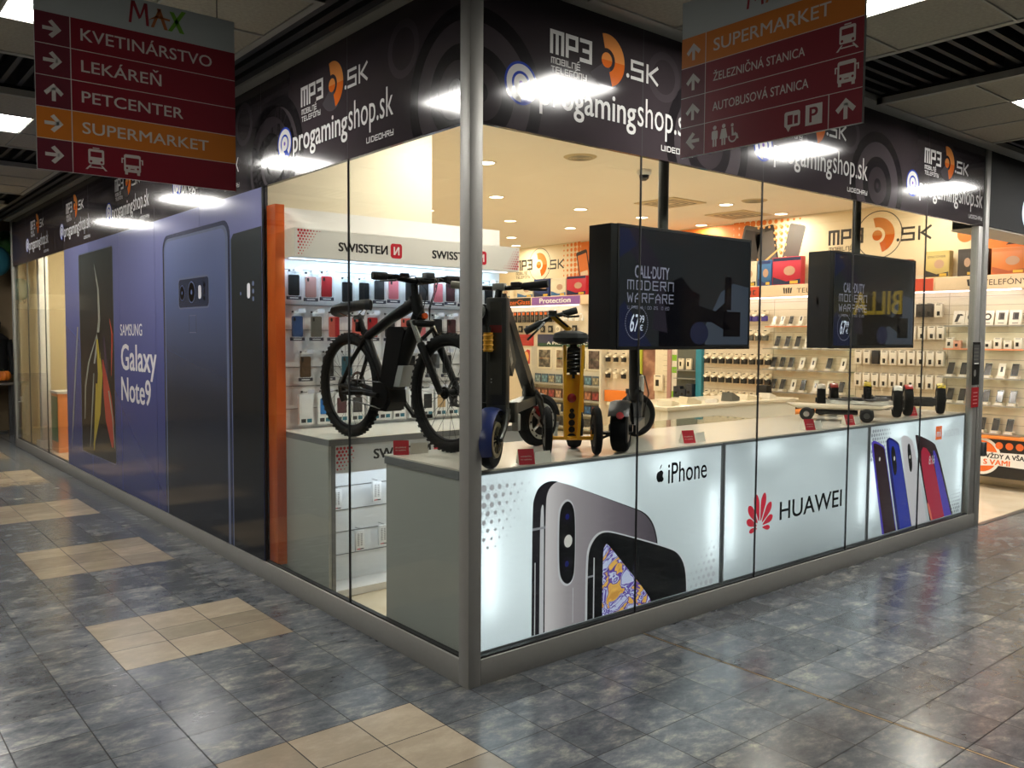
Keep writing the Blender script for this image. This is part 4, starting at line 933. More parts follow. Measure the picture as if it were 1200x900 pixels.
hm = MB(); hm.tube([hbp(-.265, -.03, .02), hbp(-.15, -.012, .016), hbp(-.05), hbp(.05), hbp(.15, -.012, .016), hbp(.32, -.03, .02)], .0165, bk, 10); handle = hm.build('handlebar', bike)
for q in (-1, 1):
    g = MB(); g.tube([hbp(q * (.27 if q < 0 else .305), -.03, .02), hbp(q * .19, -.016, .018)], .021, rubber, 12)
    for i in range(6): g.torus(hbp(q * (.20 + i * .013), -.019, .0185), (sb, cb, 0), .021, .0022, rubber, 14, 6)
    g.build('grip', handle)
    l = MB(); l.tube([hbp(q * .155, .012, .008), hbp(q * .17, .035, -.004), hbp(q * .26, .03, -.012)], [.008, .006, .004], bk, 8); l.box(.69 + q * .155 * sb - .012, q * .155 * cb - .014, .921, .69 + q * .155 * sb + .03, q * .155 * cb + .014, .948, bk, .005); l.build('brake_lever', handle)
dp = MB(); dp.box(.665, .035, .933, .715, .095, .968, bk_grey, .008); dp.box(.67, -.12, .93, .70, -.07, .957, bk, .006); dp.build('display', handle)
cb_ = MB()
for q, dd in ((-.15, .10), (.15, .11), (.10, .13)): cb_.tube([hbp(q, .02, .01), (.76, q * .55, .95 - .01), (.80, q * .2, .86), (.76, q * .15, .77), (.72, .05 * (1 if q > 0 else -1), .70)], .003, black, 6)
cb_.tube([(.45, .02, .73), (.25, .025, .62), (.14, .03, .62), (.10, .05, .50)], .003, black, 6); cb_.build('cable', bike)
ck = MB(); ck.cyl((.40, -.062, .275), (.40, -.056, .275), .075, bk, 28); ck.tube([(.40, .075, .275), (.535, .085, .155)], [.015, .013], bk, 8); ck.tube([(.40, -.075, .275), (.235, -.085, .285)], [.015, .013], bk, 8); crank = ck.build('crank', bike)
for q, px, pz in ((1, .535, .155), (-1, .235, .285)):
    p = MB(); p.box(px - .045, q * .095, pz - .011, px + .045, q * .185, pz + .011, bk, .004); p.build('pedal', crank)
ch = MB(); ch.tube([(.40, -.059, .35), (.0, -.05, .36)], .004, bk_grey, 6); ch.tube([(.40, -.059, .20), (.03, -.05, .235)], .004, bk_grey, 6); ch.cyl((0, -.055, RAD), (0, -.035, RAD), .05, bk_grey, 24)
ch.prism_y([(-.02, .31), (.02, .30), (.05, .225), (.02, .215), (-.01, .25)], -.075, -.05, bk); ch.build('drivetrain', bike)
pl = MB(); pl.box(.755, .0, .44, .765, .085, .52, M('grey info plate', (120, 122, 126), rough=.4)); pl.build('info_plate', bike)
rf = MB(); rf.cyl((.735, 0, .725), (.75, 0, .727), .017, M('bike reflector', (220, 90, 40), rough=.2), 12); rf.build('reflector', bike)

# ================================================================ FOLDED SCOOTER with grey arms (local x along its length)
gun = M('scooter gunmetal', (78, 76, 70), rough=.35, metal=.4); gun2 = M('scooter column', (50, 47, 42), rough=.45); yel = M('scooter yellow', (240, 172, 34), rough=.35); redm = M('scooter red', (150, 24, 28), rough=.3)
def small_wheel(par, name, c, r, w, ax, hubm, spin=0.0, spokes=5):
    c = Vector(c); o = MB(); o.lathe(c, ax, [(r * .3, -w * .55), (r * .56, -w * .5), (r * .66, -w * .42), (r * .66, w * .42), (r * .56, w * .5), (r * .3, w * .55)], hubm, 28)
    o.cyl(c - Vector(ax) * w * .75, c + Vector(ax) * w * .75, r * .16, black, 14); oo = o.build(name, par)
    t = MB(); t.lathe(c, ax, [(r * .66, -w * .42), (r * .80, -w * .55), (r * .94, -w * .46), (r, -w * .2), (r, w * .2), (r * .94, w * .46), (r * .80, w * .55), (r * .66, w * .42)], tyre, 40); t.build('tyre', oo)
    return oo
alloy = M('bright alloy', (176, 174, 166), rough=.35, metal=.3); gold = M('disc gold grey', (150, 138, 108), rough=.35, metal=.4)
A = thing('folding_scooter', 'dark electric scooter with upright column and yellow spring, nearest the aluminium corner post', 'scooter', (.185, .078, .985), R(34.5))
w1 = small_wheel(A, 'rear_wheel', (.0, 0, .134), .134, .052, (0, 1, 0), black)
d = MB(); d.torus((.0, -.032, .134), (0, 1, 0), .074, .010, gold, 36, 6, flat=.2)
for i in range(10): d.tube([(.0, -.030, .134), (.074 * math.cos(i * .628), -.030, .134 + .074 * math.sin(i * .628))], .003, gold, 5)
d.build('brake_disc', w1)
AX = Vector((.5, .866, 0)); FW = Vector((.866, -.5, 0)); FC = Vector((.88, 0, .142)); ZU = Vector((0, 0, 1))
w2 = small_wheel(A, 'front_wheel', FC, .142, .06, AX, black)
DC = FC - AX * .036
d = MB(); d.torus(DC, AX, .090, .012, alloy, 36, 6, flat=.2)
for i in range(12):
    q = DC + FW * .09 * math.cos(i * .5236) + ZU * .09 * math.sin(i * .5236); d.cyl(q - AX * .005, q - AX * .001, .006, black, 8)
for i in range(5): d.tube([DC, DC + FW * .085 * math.cos(i * 1.2566) + ZU * .085 * math.sin(i * 1.2566)], .008, alloy, 6)
d.cyl(DC - AX * .008, DC, .035, alloy, 20); d.build('brake_disc', w2)
d = MB(); d.obox(DC - AX * .010 - FW * .03 + ZU * .05, .045, .006, .026, FW * .6 - ZU * .8, redm, up=AX); d.build('brake_caliper', w2)
b = MB(); b.box(.07, -.052, .29, .135, .050, .80, gun2, .008); b.box(.066, -.030, .34, .07, .030, .78, M('column face', (62, 58, 50), rough=.4)); b.box(.08, .052, .30, .13, .088, .77, black, .006); b.box(.08, -.05, .25, .14, .05, .30, gun, .006); column = b.build('column', A)
b = MB()
for z in (.40, .415): b.cyl((.0655, .02, z), (.067, .02, z), .004, alloy, 8)
b.box(.0655, -.03, .635, .0668, .03, .67, redm); b.build('badge', column)
lg = MB(); lg.poly([(.14, .68), (.165, .69), (.30, .49), (.27, .47)], 0, M('logo silver', (176, 172, 160), rough=.4)); lg.text('JETS', 0, 0, .17, .045, M('logo pale', (50, 47, 42), rough=.4), .0006, bold=.03)
lg.v = lg.v[:4] + [(.150 + v[0] * .62 + v[1] * .35, .665 - v[0] * .95 + v[1] * .30, v[2]) for v in lg.v[4:]]
b = MB(); b.prism_y([(.10, .79), (.145, .80), (.36, .50), (.30, .42), (.12, .60)], -.020, .020, gun2); gus = b.build('gusset', A)
lg.build('logo', gus, mw=plane((0, -.0208, 0), (1, 0, 0), (0, 0, 1)))
b = MB(); b.bar((.13, 0, .80), (.66, 0, .36), .060, .055, black, up=(0, 1, 0)); b.tube([(.64, 0, .38), (.72, 0, .30)], .036, black, 12); b.build('stem', A)
b = MB()
for q in (-.055, .055): b.tube([Vector((.72, 0, .315)) + AX * q * .6, Vector((.77, 0, .28)) + AX * q, FC + AX * q], [.022, .019, .014], black, 10)
b.build('fork', A)
b = MB(); b.lathe(FC, AX, [(.152, -.036), (.158, 0), (.152, .036), (.147, .03)], black, 20, 10, 150); b.build('mudguard', A)
b = MB()
for q in (-.045, .045): b.tube([(.0, q, .134), (.07, q, .19), (.11, q, .27)], [.013, .018, .02], gun, 10)
b.cyl((.12, -.055, .235), (.12, .055, .235), .018, alloy, 14); b.bar((.12, 0, .25), (.70, 0, .27), .07, .05, gun, up=(0, 0, 1)); b.box(.16, -.07, .20, .23, -.03, .30, gun, .006); b.box(.24, -.065, .15, .29, -.03, .235, alloy, .006); b.build('swing_arm', A)
b = MB(); b.lathe((.0, 0, .134), (0, 1, 0), [(.140, -.046), (.150, -.03), (.153, 0), (.150, .03), (.140, .046), (.136, .04)], M('mudguard reflection blue', (44, 56, 104), rough=.3), 22, 35, 205); b.build('mudguard', A)  # blue of a reflection in the glass, put into the mudguard's colour
b = MB()
b.cyl((.045, .03, .545), (.045, .03, .635), .022, yel, 16); b.cyl((.045, .03, .50), (.045, .03, .545), .010, gun, 10); b.cyl((.045, .03, .635), (.045, .03, .66), .013, gun, 10)
for i in range(4): b.torus((.045, .03, .555 + i * .022), (0, 0, 1), .022, .004, yel, 16, 6)
b.build('spring', A)
b = MB(); b.lathe((.04, .10, .735), (-.8, 0, .6), [(0, .03), (.03, .026), (.05, .010), (.055, -.006), (.045, -.03), (.02, -.045)], M('lamp shell', (96, 96, 90), rough=.3, metal=.3), 20); b.tube([(.06, .09, .72), (.09, .03, .76)], .010, black, 8); b.build('headlamp', A)
b = MB(); b.tube([(.12, -.23, .865), (.13, -.10, .85), (.12, 0, .845), (.13, .10, .85), (.12, .23, .865)], .012, black, 10); hbA = b.build('handlebar', A)
for p0, p1, mm in (((.12, .24, .866), (.125, .13, .855), M('worn grip', (150, 144, 128), rough=.5)), ((.12, -.24, .866), (.125, -.12, .853), rubber)):
    MB().tube([p0, p1], .0185, mm, 12).build('grip', hbA)
b = MB(); b.box(.10, -.03, .835, .15, .03, .87, alloy, .005); b.tube([(.11, 0, .80), (.12, 0, .85)], .018, black, 10)
for q in (-1, 1): b.tube([(.13, q * .11, .85), (.18, q * .14, .84), (.185, q * .22, .84)], .006, black, 6)
b.box(.10, -.11, .845, .15, -.06, .875, black, .006); b.build('brake_lever', hbA)

# ================================================================ YELLOW THREE WHEELED SCOOTER
B = thing('three_wheel_scooter', 'yellow three wheeled scooter with a round black seat on the front counter', 'scooter', (.811, .185, .985), R(-37))
for q in (-.131, .128): small_wheel(B, 'small_wheel', (q, 0, .126), .126, .036, (1, 0, 0), black)
small_wheel(B, 'rear_wheel', (.045, .30, .13), .13, .07, (1, 0, 0), black)
b = MB(); b.cyl((-.11, 0, .088), (.108, 0, .088), .011, yel, 12)
for q in (-.131, .128): b.bar((q * .82, 0, .088), (q * .85, 0, .126), .016, .016, yel, up=(0, 1, 0))
b.build('axle', B)
b = MB()
b.bar((-.033, 0, .08), (-.045, .02, .575), .014, .03, yel, up=(0, 1, 0)); b.bar((.028, 0, .08), (.052, .02, .575), .014, .03, yel, up=(0, 1, 0))
b.prism([(-.035, .08), (.03, .08), (.037, .36), (-.04, .36)], -.004, .004, yel); 
b = b
o = MB()
for f_, mi in zip(b.f, b.mi): pass
fr_ = MB()
fr_.bar((-.036, 0, .08), (-.045, .0, .575), .016, .04, yel, up=(0, 1, 0)); fr_.bar((.030, 0, .08), (.052, .0, .575), .016, .04, yel, up=(0, 1, 0))
fr_.prism_y([(-.036, .08), (.031, .08), (.044, .42), (-.042, .42)], .002, .010, yel); fr_.bar((.06, .06, .22), (.05, .05, .57), .014, .02, yel, up=(0, 1, 0))
frame_b = fr_.build('frame', B)
b = MB()
for z, r in ((.205, .017), (.168, .017), (.133, .017), (.232, .012)): b.cyl((-.003, -.0005, z), (-.003, .006, z), r, black, 18)
b.lathe((-.003, .0015, .085), (0, -1, 0), [(0, .001), (.028, .001), (.028, .003)], black, 18, 0, 180); b.build('hole', frame_b)
b = MB(); b.lathe((-.004, .002, .298), (0, -1, 0), [(.024, 0), (.024, .006), (.016, .012), (0, .014)], redm, 20); b.build('reflector', B)
b = MB(); b.rect(-.032, .43, .038, .56, 0, black)
for i in range(3):
    z = .45 + i * .038; b.poly([(-.03, z), (.034, z + .012), (.034, z + .02), (-.03, z + .008)], .0006, M('plate pale', (170, 150, 110), rough=.4))
b.build('plate', frame_b, mw=plane((0, .0015, 0), (1, 0, 0), (0, 0, 1)))
b = MB(); b.tube([(.004, .02, .40), (.004, .02, .60)], .02, black, 12)
for i in range(7): b.torus((.004, .012, .44 + i * .02), (0, 0, 1), .026, .005, black, 16, 6)
b.build('suspension', B)
b = MB(); V = []
b.lathe((-.012, .02, .612), (0, 0, 1), [(0, -.034), (.055, -.034), (.085, -.022), (.094, 0), (.085, .024), (.05, .036), (0, .038)], M('seat pad', (20, 20, 20), rough=.7), 28); b.build('seat', B)
b = MB(); b.bar((-.015, .03, .65), (-.112, .03, .732), .03, .03, yel, up=(0, 1, 0)); b.build('fold_arm', B)
b = MB(); b.bar((-.025, .022, .668), (-.105, .022, .735), .010, .02, black, up=(0, 1, 0)); b.build('arm_slot', B)
b = MB(); b.tube([(-.245, .02, .645), (-.11, .03, .72), (.02, .04, .755)], .012, black, 10); hbB = b.build('handlebar', B)
for p0, p1 in (((-.25, .02, .642), (-.16, .026, .692)), ((-.05, .035, .736), (.022, .04, .757))): MB().tube([p0, p1], .018, rubber, 12).build('grip', hbB)
b = MB(); b.box(-.13, .0, .72, -.085, .06, .755, chrome, .006); b.tube([(-.15, .01, .69), (-.19, -.03, .65), (-.24, -.02, .60)], .006, black, 6); b.tube([(-.06, .03, .735), (-.03, -.01, .72), (.03, 0, .725)], .006, black, 6); b.build('brake_lever', hbB)

# ================================================================ BLACK SCOOTER behind it
Cc = thing('electric_scooter', 'black electric scooter with a fat front tyre, right under the large hanging television', 'scooter', (1.106, .075 + .04, .985), R(36))
small_wheel(Cc, 'front_wheel', (.0, 0, .128), .128, .085, (0, 1, 0), black)
small_wheel(Cc, 'rear_wheel', (.74, 0, .135), .135, .065, (.755, .656, 0), gun)
b = MB(); b.lathe((.0, 0, .128), (0, 1, 0), [(.142, -.055), (.150, -.03), (.152, 0), (.150, .03), (.142, .055), (.136, .05)], black, 22, -15, 150); b.build('mudguard', Cc)
b = MB(); b.cyl((-.135, -.012, .205), (-.145, -.012, .208), .02, redm, 12); b.build('tail_lamp', Cc)
b = MB(); b.bar((.10, 0, .11), (.60, 0, .11), .14, .05, black); b.bar((.58, 0, .12), (.70, 0, .26), .10, .05, black); b.bar((.0, 0, .16), (.12, 0, .12), .09, .04, black); b.build('deck', Cc)
b = MB(); b.tube([(.66, 0, .24), (.63, 0, .40), (.59, 0, .62), (.57, 0, .78)], [.034, .034, .03, .026], black, 12); b.build('stem', Cc)
b = MB(); b.tube([(.635, -.045, .29), (.615, -.045, .385)], .016, M('shock pale', (196, 192, 180), rough=.3), 10); b.build('shock', Cc)
b = MB()
for q in (-.055, .055): b.tube([(.66 + q * .755, q * .656, .29), (.74 + q * .755, q * .656, .135)], [.016, .012], black, 8)
b.bar((.66 - .06 * .755, -.06 * .656, .285), (.66 + .06 * .755, .06 * .656, .285), .05, .03, black)
b.build('fork', Cc)
b = MB(); b.tube([(.53, -.03, .795), (.57, 0, .785), (.74, .144, .80)], .012, black, 10); hbC = b.build('handlebar', Cc)
for q in (-1, 1): MB().tube([(.57 + q * (.01 if q < 0 else .10) * 1.15, q * (.01 if q < 0 else .10), .793), (.57 + q * (.04 if q < 0 else .15) * 1.15, q * (.04 if q < 0 else .15), .801)], .018, rubber, 12).build('grip', hbC)
b = MB(); b.tube([(.61, -.02, .40), (.66, -.06, .38), (.72, -.08, .27), (.72, -.05, .15)], .004, black, 6); b.build('cable', Cc)
b = MB(); b.tube([(.08, .05, .09), (.03, .12, .06), (.02, .14, .0)], .008, black, 8); b.box(.02, .06, .085, .10, .14, .10, black, .003); b.build('kick_stand', Cc)

# ================================================================ BOARDS on the right hand counter
S = thing('skateboard', 'pale electric skateboard with a thin deck, nearest board on the counter over the petal logo', 'skateboard', (3.623, .53, .985), R(-62))
b = MB(); pts = rrect(-.15, -.10, .60, .10, .095, 8)
V0 = [(x, y, .085 + (.03 * max(0, (x - .48) / .12) if x > .48 else .03 * max(0, (-.04 - x) / .11))) for x, y in pts]
n_ = len(pts); b.add(V0 + [(x, y, z + .012) for x, y, z in V0], [tuple(reversed(range(n_))), tuple(range(n_, 2 * n_))] + [(i, (i + 1) % n_, n_ + (i + 1) % n_, n_ + i) for i in range(n_)], M('board deck', (190, 176, 150), rough=.35)); b.build('deck', S)
for x in (.0, .42):
    b = MB(); b.tube([(x, -.09, .048), (x, .09, .048)], .009, steel, 8); b.prism_y([(x - .03, .085), (x + .03, .085), (x + .012, .04), (x - .012, .04)], -.03, .03, steel); tr = b.build('truck', S)
    for q in (-1, 1): 
        b = MB(); b.lathe((x, q * .095, .05), (0, 1, 0), [(.012, -.026), (.04, -.024), (.05, -.014), (.05, .014), (.04, .024), (.012, .026)], rubber, 24); b.cyl((x, q * .095 - .027, .05), (x, q * .095 + .027, .05), .022, chrome, 14); b.build('wheel', tr)
b = MB(); b.box(.06, -.07, .048, .36, .07, .084, black, .01); b.build('battery_box', S)
def hover(loc, rz, lab, fm, body=None, grp='balance boards on the right counter'):
    H = thing('balance_board', lab, 'hoverboard', loc, rz, grp)
    for x0 in (.0, .56): small_wheel(H, 'wheel', (x0, 0, .122), .122, .06, (1, 0, 0), gun)
    for q, nm in ((1, 0), (-1, .56)):
        b = MB(); b.lathe((nm, 0, .122), (1, 0, 0), [(.127, -.03), (.132, 0), (.127, .03), (.123, .026)], fm, 20, 48, 132)
        b.build('fender', H)
    b = MB()
    V = []; pr = [(.035, .085, .055), (.12, .078, .045), (.22, .05, .035), (.28, .032, .03), (.34, .05, .035), (.44, .078, .045), (.525, .085, .055)]
    for x, w_, h_ in pr: V += [(x, -w_, .10), (x, -w_ * .8, .10 + h_ * .6), (x, w_ * .8, .10 + h_ * .6), (x, w_, .10), (x, w_ * .7, .10 - h_ * .6), (x, -w_ * .7, .10 - h_ * .6)]
    F_ = [(i * 6 + k_, i * 6 + (k_ + 1) % 6, (i + 1) * 6 + (k_ + 1) % 6, (i + 1) * 6 + k_) for i in range(6) for k_ in range(6)] + [tuple(reversed(range(6))), tuple(range(36, 42))]
    b.add(V, F_, body or fm, True); b.build('body', H)
    b = MB()
    for x in (.06, .33): b.box(x, -.06, .128, x + .17, .06, .134, rubber, .002)
    b.build('foot_pad', H)
    b = MB(); b.box(.05, -.05, .06, .51, .05, .075, black, .004); b.build('underside', H)
hover((4.037, .66, .985), R(-59), 'white and black balance board with two fat wheels behind the thin skateboard', M('hover white', (206, 200, 188), rough=.25))
hover((4.262, .68, .985), R(-57), 'black balance board with red fenders, behind the white one on the counter', M('hover red', (150, 40, 38), rough=.25), M('hover dark', (40, 38, 36), rough=.3))
hover((4.70, .62, .985), R(-62), 'balance board with yellow patterned fender near the right end of the counter', noise_mat('hover yellow', [(.35, (30, 28, 20)), (.5, (214, 186, 40)), (.8, (230, 206, 60))], scale=40, rough=.3), M('hover dark', (40, 38, 36), rough=.3))

# ---- red and white price tents
c_red = M('price card red', (176, 28, 44), rough=.4); c_wh = M('price card white', (214, 208, 194), rough=.5)
for i, (x, y, rz, lab) in enumerate(((.115, .74, -30, 'red and white price tent under the bicycle, on the corner of the counter'), (.415, .09, -24, 'red and white price tent in front of the folded dark scooter'), (1.72, .15, -20, 'red and white price tent over the fruit logo of the first advert box'),
                                   (2.95, .11, -20, 'red and white price tent on the middle of the counter before the thin skateboard'), (3.49, .12, -20, 'red and white price tent right under the thin skateboard'), (4.62, .20, -20, 'red and white price tent between the wheels of the balance boards'))):
    t = thing('price_tent', lab, 'price tag', (x, y, .985), R(rz), 'red price tents')
    b = MB(); b.add([(-.045, -.03, 0), (.035, -.03, 0), (.035, 0, .072), (-.045, 0, .072), (-.045, .03, 0), (.035, .03, 0)], [(0, 1, 2, 3), (3, 2, 5, 4)], c_red)
    b.add([(-.0451, -.03, 0), (-.0451, 0, .072), (-.0451, .03, 0)], [(0, 1, 2)], c_wh); b.build('card', t)
    b = MB()
    b.text('nabíjačka' if i % 2 else 'mobilné', -.034, .036, .055, .009, c_wh, .0005); b.text('na splátky', -.034, .020, .055, .009, c_wh, .0005)
    b.build('lettering', t, mw=Matrix(((1, 0, 0, 0), (0, .3846, -.923, -.0300), (0, .923, .3846, 0), (0, 0, 0, 1))))
    b = MB(); b.add([(.04, -.02, 0), (.14, .03, 0), (.135, .045, .055), (.045, .0, .055)], [(0, 1, 2, 3)], c_wh); b.build('side_card', t)

# ================================================================ HANGING TELEVISIONS
scr = M('screen off blue', (22, 23, 24), rough=.12, emit=.5, ecol=(42, 44, 47), vary=0)
sA = M('screen slate', (40, 44, 50), rough=.12, emit=.5, ecol=(66, 74, 88), vary=0); sB = M('screen navy', (24, 26, 40), rough=.12, emit=.4, ecol=(38, 42, 70), vary=0); sC = M('screen dark shape', (10, 10, 14), rough=.08, emit=.25, ecol=(16, 16, 22), vary=0); sD = M('screen plum', (30, 28, 32), rough=.12, emit=.35, ecol=(50, 44, 58), vary=0)  # tones of the game picture; the darkest draws its dark shapes
s_tx = M('screen lettering', (100, 100, 112), rough=.12, emit=.5, ecol=(120, 120, 138), vary=0); s_tw = M('screen price', (190, 196, 210), rough=.08, emit=.6, ecol=(180, 186, 205), vary=0)
def television(x0, y, lab, px):
    t = thing('television', lab, 'television', mw=south(x0, y, 1.53), group='televisions hanging in the window')
    w, h = 1.262, .712
    MB().box(0, 0, -.05, w, h, -.008, black, .004).box(0, 0, -.012, w, .02, 0, black).box(0, h - .014, -.012, w, h, 0, black).box(0, .02, -.012, .012, h - .014, 0, black).box(w - .012, .02, -.012, w, h - .014, 0, black).build('housing', t)
    MB().box(.012, .02, -.012, w - .012, h - .014, -.003, scr).build('screen', t)
    a = MB(); k = -.0026
    a.poly([(.80, .03), (1.245, .03), (1.245, .40), (1.08, .42), (.95, .36), (.88, .26), (.80, .15)], k, sA)
    a.poly([(.02, .60), (.10, .695), (.18, .695), (.42, .45), (.40, .30), (.24, .42), (.12, .55)], k, sD); a.poly([(.015, .52), (.015, .69), (.09, .69), (.16, .6)], k + .0001, sB)
    a.poly([(.36, .02), (.36, .28), (.46, .40), (.56, .44), (.66, .36), (.74, .34), (.72, .18), (.80, .02)], k + .0002, sC)
    a.poly([(.60, .22), (.72, .27), (.90, .24), (1.0, .30), (1.02, .24), (.98, .19), (1.06, .13), (1.0, .12), (.86, .17), (.70, .17)], k + .0004, sC)
    a.poly(ell(.74, .10, .09, .07, 16), k + .0005, sB); a.poly([(.02, .02), (.02, .24), (.06, .28), (.3, .02)], k + .0001, sB); a.poly([(.30, .12), (.34, .36), (.40, .30), (.44, .10)], k + .0003, sD)
    a.rect(.98, .08, 1.16, .24, k + .0004, sC); a.rect(.99, .25, 1.06, .46, k + .0004, sC)
    a.text('CALL·DUTY', .145, .415, .30, .07, s_tx, k + .0008, bold=.02); a.stroke('MODERN', .085, .345, .40, .056, s_tx, k + .0008, sw=.13, gap=.5); a.stroke('WARFARE', .085, .272, .40, .056, s_tx, k + .0008, sw=.13, gap=.5); a.stroke('V PREDAJI OD 25 10 2019', .085, .235, .39, .018, s_tx, k + .0008, sw=.13, gap=.5)
    a.text('67', .105, .105, .07, .10, s_tw, k + .0008, bold=.01, shear=.15); a.text('99', .185, .155, .045, .045, s_tw, k + .0008); a.text('€', .19, .11, .03, .035, s_tw, k + .0008)
    for i in range(44): a.ring(.165, .155, .093, .098, k + .0008, s_tx, 1, i * 360 / 44, i * 360 / 44 + 5)
    a.build('screen_picture', t)
    sb_ = thing('display_housing', 'black box beside the left edge of the %s television' % px, 'display', mw=west(x0 - .06, y + .17, 1.532), group='black boxes by the televisions')
    MB().box(0, 0, -.05, .172, .705, 0, M('display box black', (22, 22, 23), rough=.3)).build('housing', sb_)
    MB().box(.012, .012, -.052, .16, .693, -.049, black).build('rear_plate', sb_)
    xp, yp = x0 + .52, y + .12
    p = thing('ceiling_pole', 'dark grey ceiling pole carrying the %s television' % px, 'pole', (xp, yp, 0))
    MB().cyl((0, 0, 2.10), (0, 0, 2.72), .032, M('pole grey', (74, 74, 68), rough=.4, metal=.4), 20).cyl((0, 0, 2.70), (0, 0, 3.2), .04, M('pole grey upper', (82, 82, 74), rough=.4, metal=.4), 20).build('tube', p)
    MB().cyl((0, 0, 3.19), (0, 0, 3.204), .09, steel, 20).build('ceiling_plate', p)
    MB().box(-.10, -.07, 1.75, .10, -.03, 2.14, black, .004).box(-.035, -.04, 1.9, .035, .035, 2.2, black, .004).box(-.58, -.04, 1.85, -.1, -.02, 1.90, black).build('bracket', p)
television(1.262, .30, 'large black television hanging by the front window, nearer to the corner post', 'nearer')
television(3.50, .27, 'black television hanging by the front window, farther from the corner post', 'farther')
# ================================================================ MURAL on the long wall (frame: u = -y, v = z)
XW = 7.775
mu_or = M('mural orange', (226, 124, 44), rough=.6, vary=.03); mu_pale = M('mural pale', (236, 214, 172), rough=.6, vary=.02); mu_dk = M('mural ink', (50, 42, 36), rough=.6); mu_gr = M('mural grey', (96, 88, 80), rough=.6); mu_l = M('mural light orange', (240, 176, 104), rough=.6)
b = MB(); b.rect(-9.55, 2.35, -.15, 3.19, 0, mu_pale)
def halftone(u0, u1, flip):
    nx = int(abs(u1 - u0) / .085)
    for i in range(nx):
        for j in range(10):
            t_ = i / nx; r = .055 * (t_ if not flip else 1 - t_)
            if r > .012: b.poly(ell(u0 + (u1 - u0) * (i + .5) / nx, 2.40 + j * .085, r, n=8), .0006 + .0001 * ((i + j) % 2), mu_or)
halftone(-7.95, -7.3, False); b.rect(-7.3, 2.35, -4.25, 3.19, .0009, mu_or); halftone(-4.25, -2.9, True)
for i in range(9):
    for j in range(9): b.poly(ell(-4.1 + i * .085, 2.42 + j * .085, .02, n=6), .0014, mu_l) if i > 2 else None
def mural_phone(cx, cz, w, h, ang, m, m2):
    c, s_ = math.cos(R(ang)), math.sin(R(ang))
    b.poly([(cx + x * c - y * s_, cz + x * s_ + y * c) for x, y in rrect(-w / 2, -h / 2, w / 2, h / 2, w * .12)], .0012, m)
    b.poly([(cx + x * c - y * s_, cz + x * s_ + y * c) for x, y in rrect(-w * .41, -h * .38, w * .41, h * .38, .01)], .0016, m2)
mural_phone(-7.24, 2.80, .26, .50, 12, mu_dk, mu_or); b.poly([(-7.30, 2.58), (-7.12, 2.62), (-7.14, 2.72), (-7.31, 2.69)], .0018, mu_pale)
mural_phone(-3.96, 2.88, .34, .50, -14, mu_gr, mu_dk); mural_phone(-3.72, 2.80, .34, .62, 10, mu_dk, mu_gr); mural_phone(-4.2, 2.74, .3, .42, 18, mu_dk, mu_gr)
mural_phone(-3.30, 2.86, .24, .48, -14, mu_gr, mu_gr); b.poly([(-3.30, 2.64), (-3.26, 2.64), (-3.34, 2.5), (-3.36, 2.5)], .0012, mu_dk)
b.poly([(-3.9, 2.50), (-3.5, 2.80), (-3.49, 2.83), (-3.92, 2.53)], .002, mu_l)
def mp3wall(u, z, s_):
    mp3(b, u, z, s_, mu_dk, .0024)
    b.ring(u + .385 * s_, z + .05 * s_, .165 * s_, .172 * s_, .0022, mu_gr, 40)
mp3wall(-2.79, 2.78, 1.68)
mp3wall(-8.99, 2.80, 1.68)
b.rect(-.93, 2.35, -.15, 3.19, .0009, mu_or)
for i in range(7):
    for j in range(6): b.poly(ell(-.60 + i * .07, 2.70 + j * .075, .016, n=6), .0014, mu_l)
b.ring(-.98, 2.95, .13, .17, .0016, mu_dk, 24, -60, 120); b.ring(-1.14, 2.78, 0, .09, .0016, mu_or, 20); b.ring(-1.18, 2.98, 0, .09, .0015, mu_or, 20); b.poly([(-1.12, 3.16), (-1.0, 2.9), (-.93, 2.82), (-.98, 2.94), (-1.07, 3.18)], .0018, mu_dk)
b.poly([(-.72, 2.63), (-.58, 2.74), (-.46, 2.64)], .0016, mu_dk)
tag(b.build('wall_mural', mw=west(XW, 0, 0)), 'orange and cream wall mural with dark wordmark and phones above the shelves', 'mural')

# ================================================================ SHELVING along the long wall (XS = its board)
XS = 7.70
t = thing('shelving_unit', 'long wall of white slatted shelving with coloured headers opposite the window', 'shelves', mw=west(XS, 0, 0))
sw = M('slat board warm white', (222, 206, 178), rough=.5, vary=.02); sgrey = M('slat groove', (150, 138, 118), rough=.6)
b = MB(); b.box(-9.3, .05, -.07, -.40, 2.14, 0, sw); b.build('back_board', t)
b = MB()
for i in range(20): b.rect(-5.9 if i < 16 else -5.9, .18 + i * .1, -.41, .184 + i * .1, .0006, sgrey)
for u in (-4.66, -3.52, -2.35, -1.26, -.9): b.rect(u, .1, u + .006, 2.13, .0008, sgrey)
b.build('grooves', t)
hd = M('header peach', (236, 206, 168), rough=.35); hd_red = M('header red', (206, 74, 46), rough=.35); hd_blk = M('header black', (24, 22, 22), rough=.35); hd_pur = M('header purple', (140, 92, 162), rough=.35); hi = M('header ink', (44, 40, 38), rough=.4); hw = M('header lettering white', (240, 236, 228), rough=.4); ho = M('header lettering orange', (236, 110, 40), rough=.4)
def header(u0, u1, m, fn=None):
    b = MB(); b.box(u0, 2.145, -.07, u1, 2.30, .12, hd, .004); b.rect(u0 + .01, 2.155, u1 - .01, 2.292, .1206, m)
    if fn: fn(b)
    b.build('header', t)
def wicon(b, u): 
    for i in range(4): b.poly([(u + i * .036, 2.26 - .008 * (i % 2)), (u + .028 + i * .036, 2.262), (u + .032 + i * .03, 2.185), (u + .012 + i * .03, 2.19)], .1212, hi)
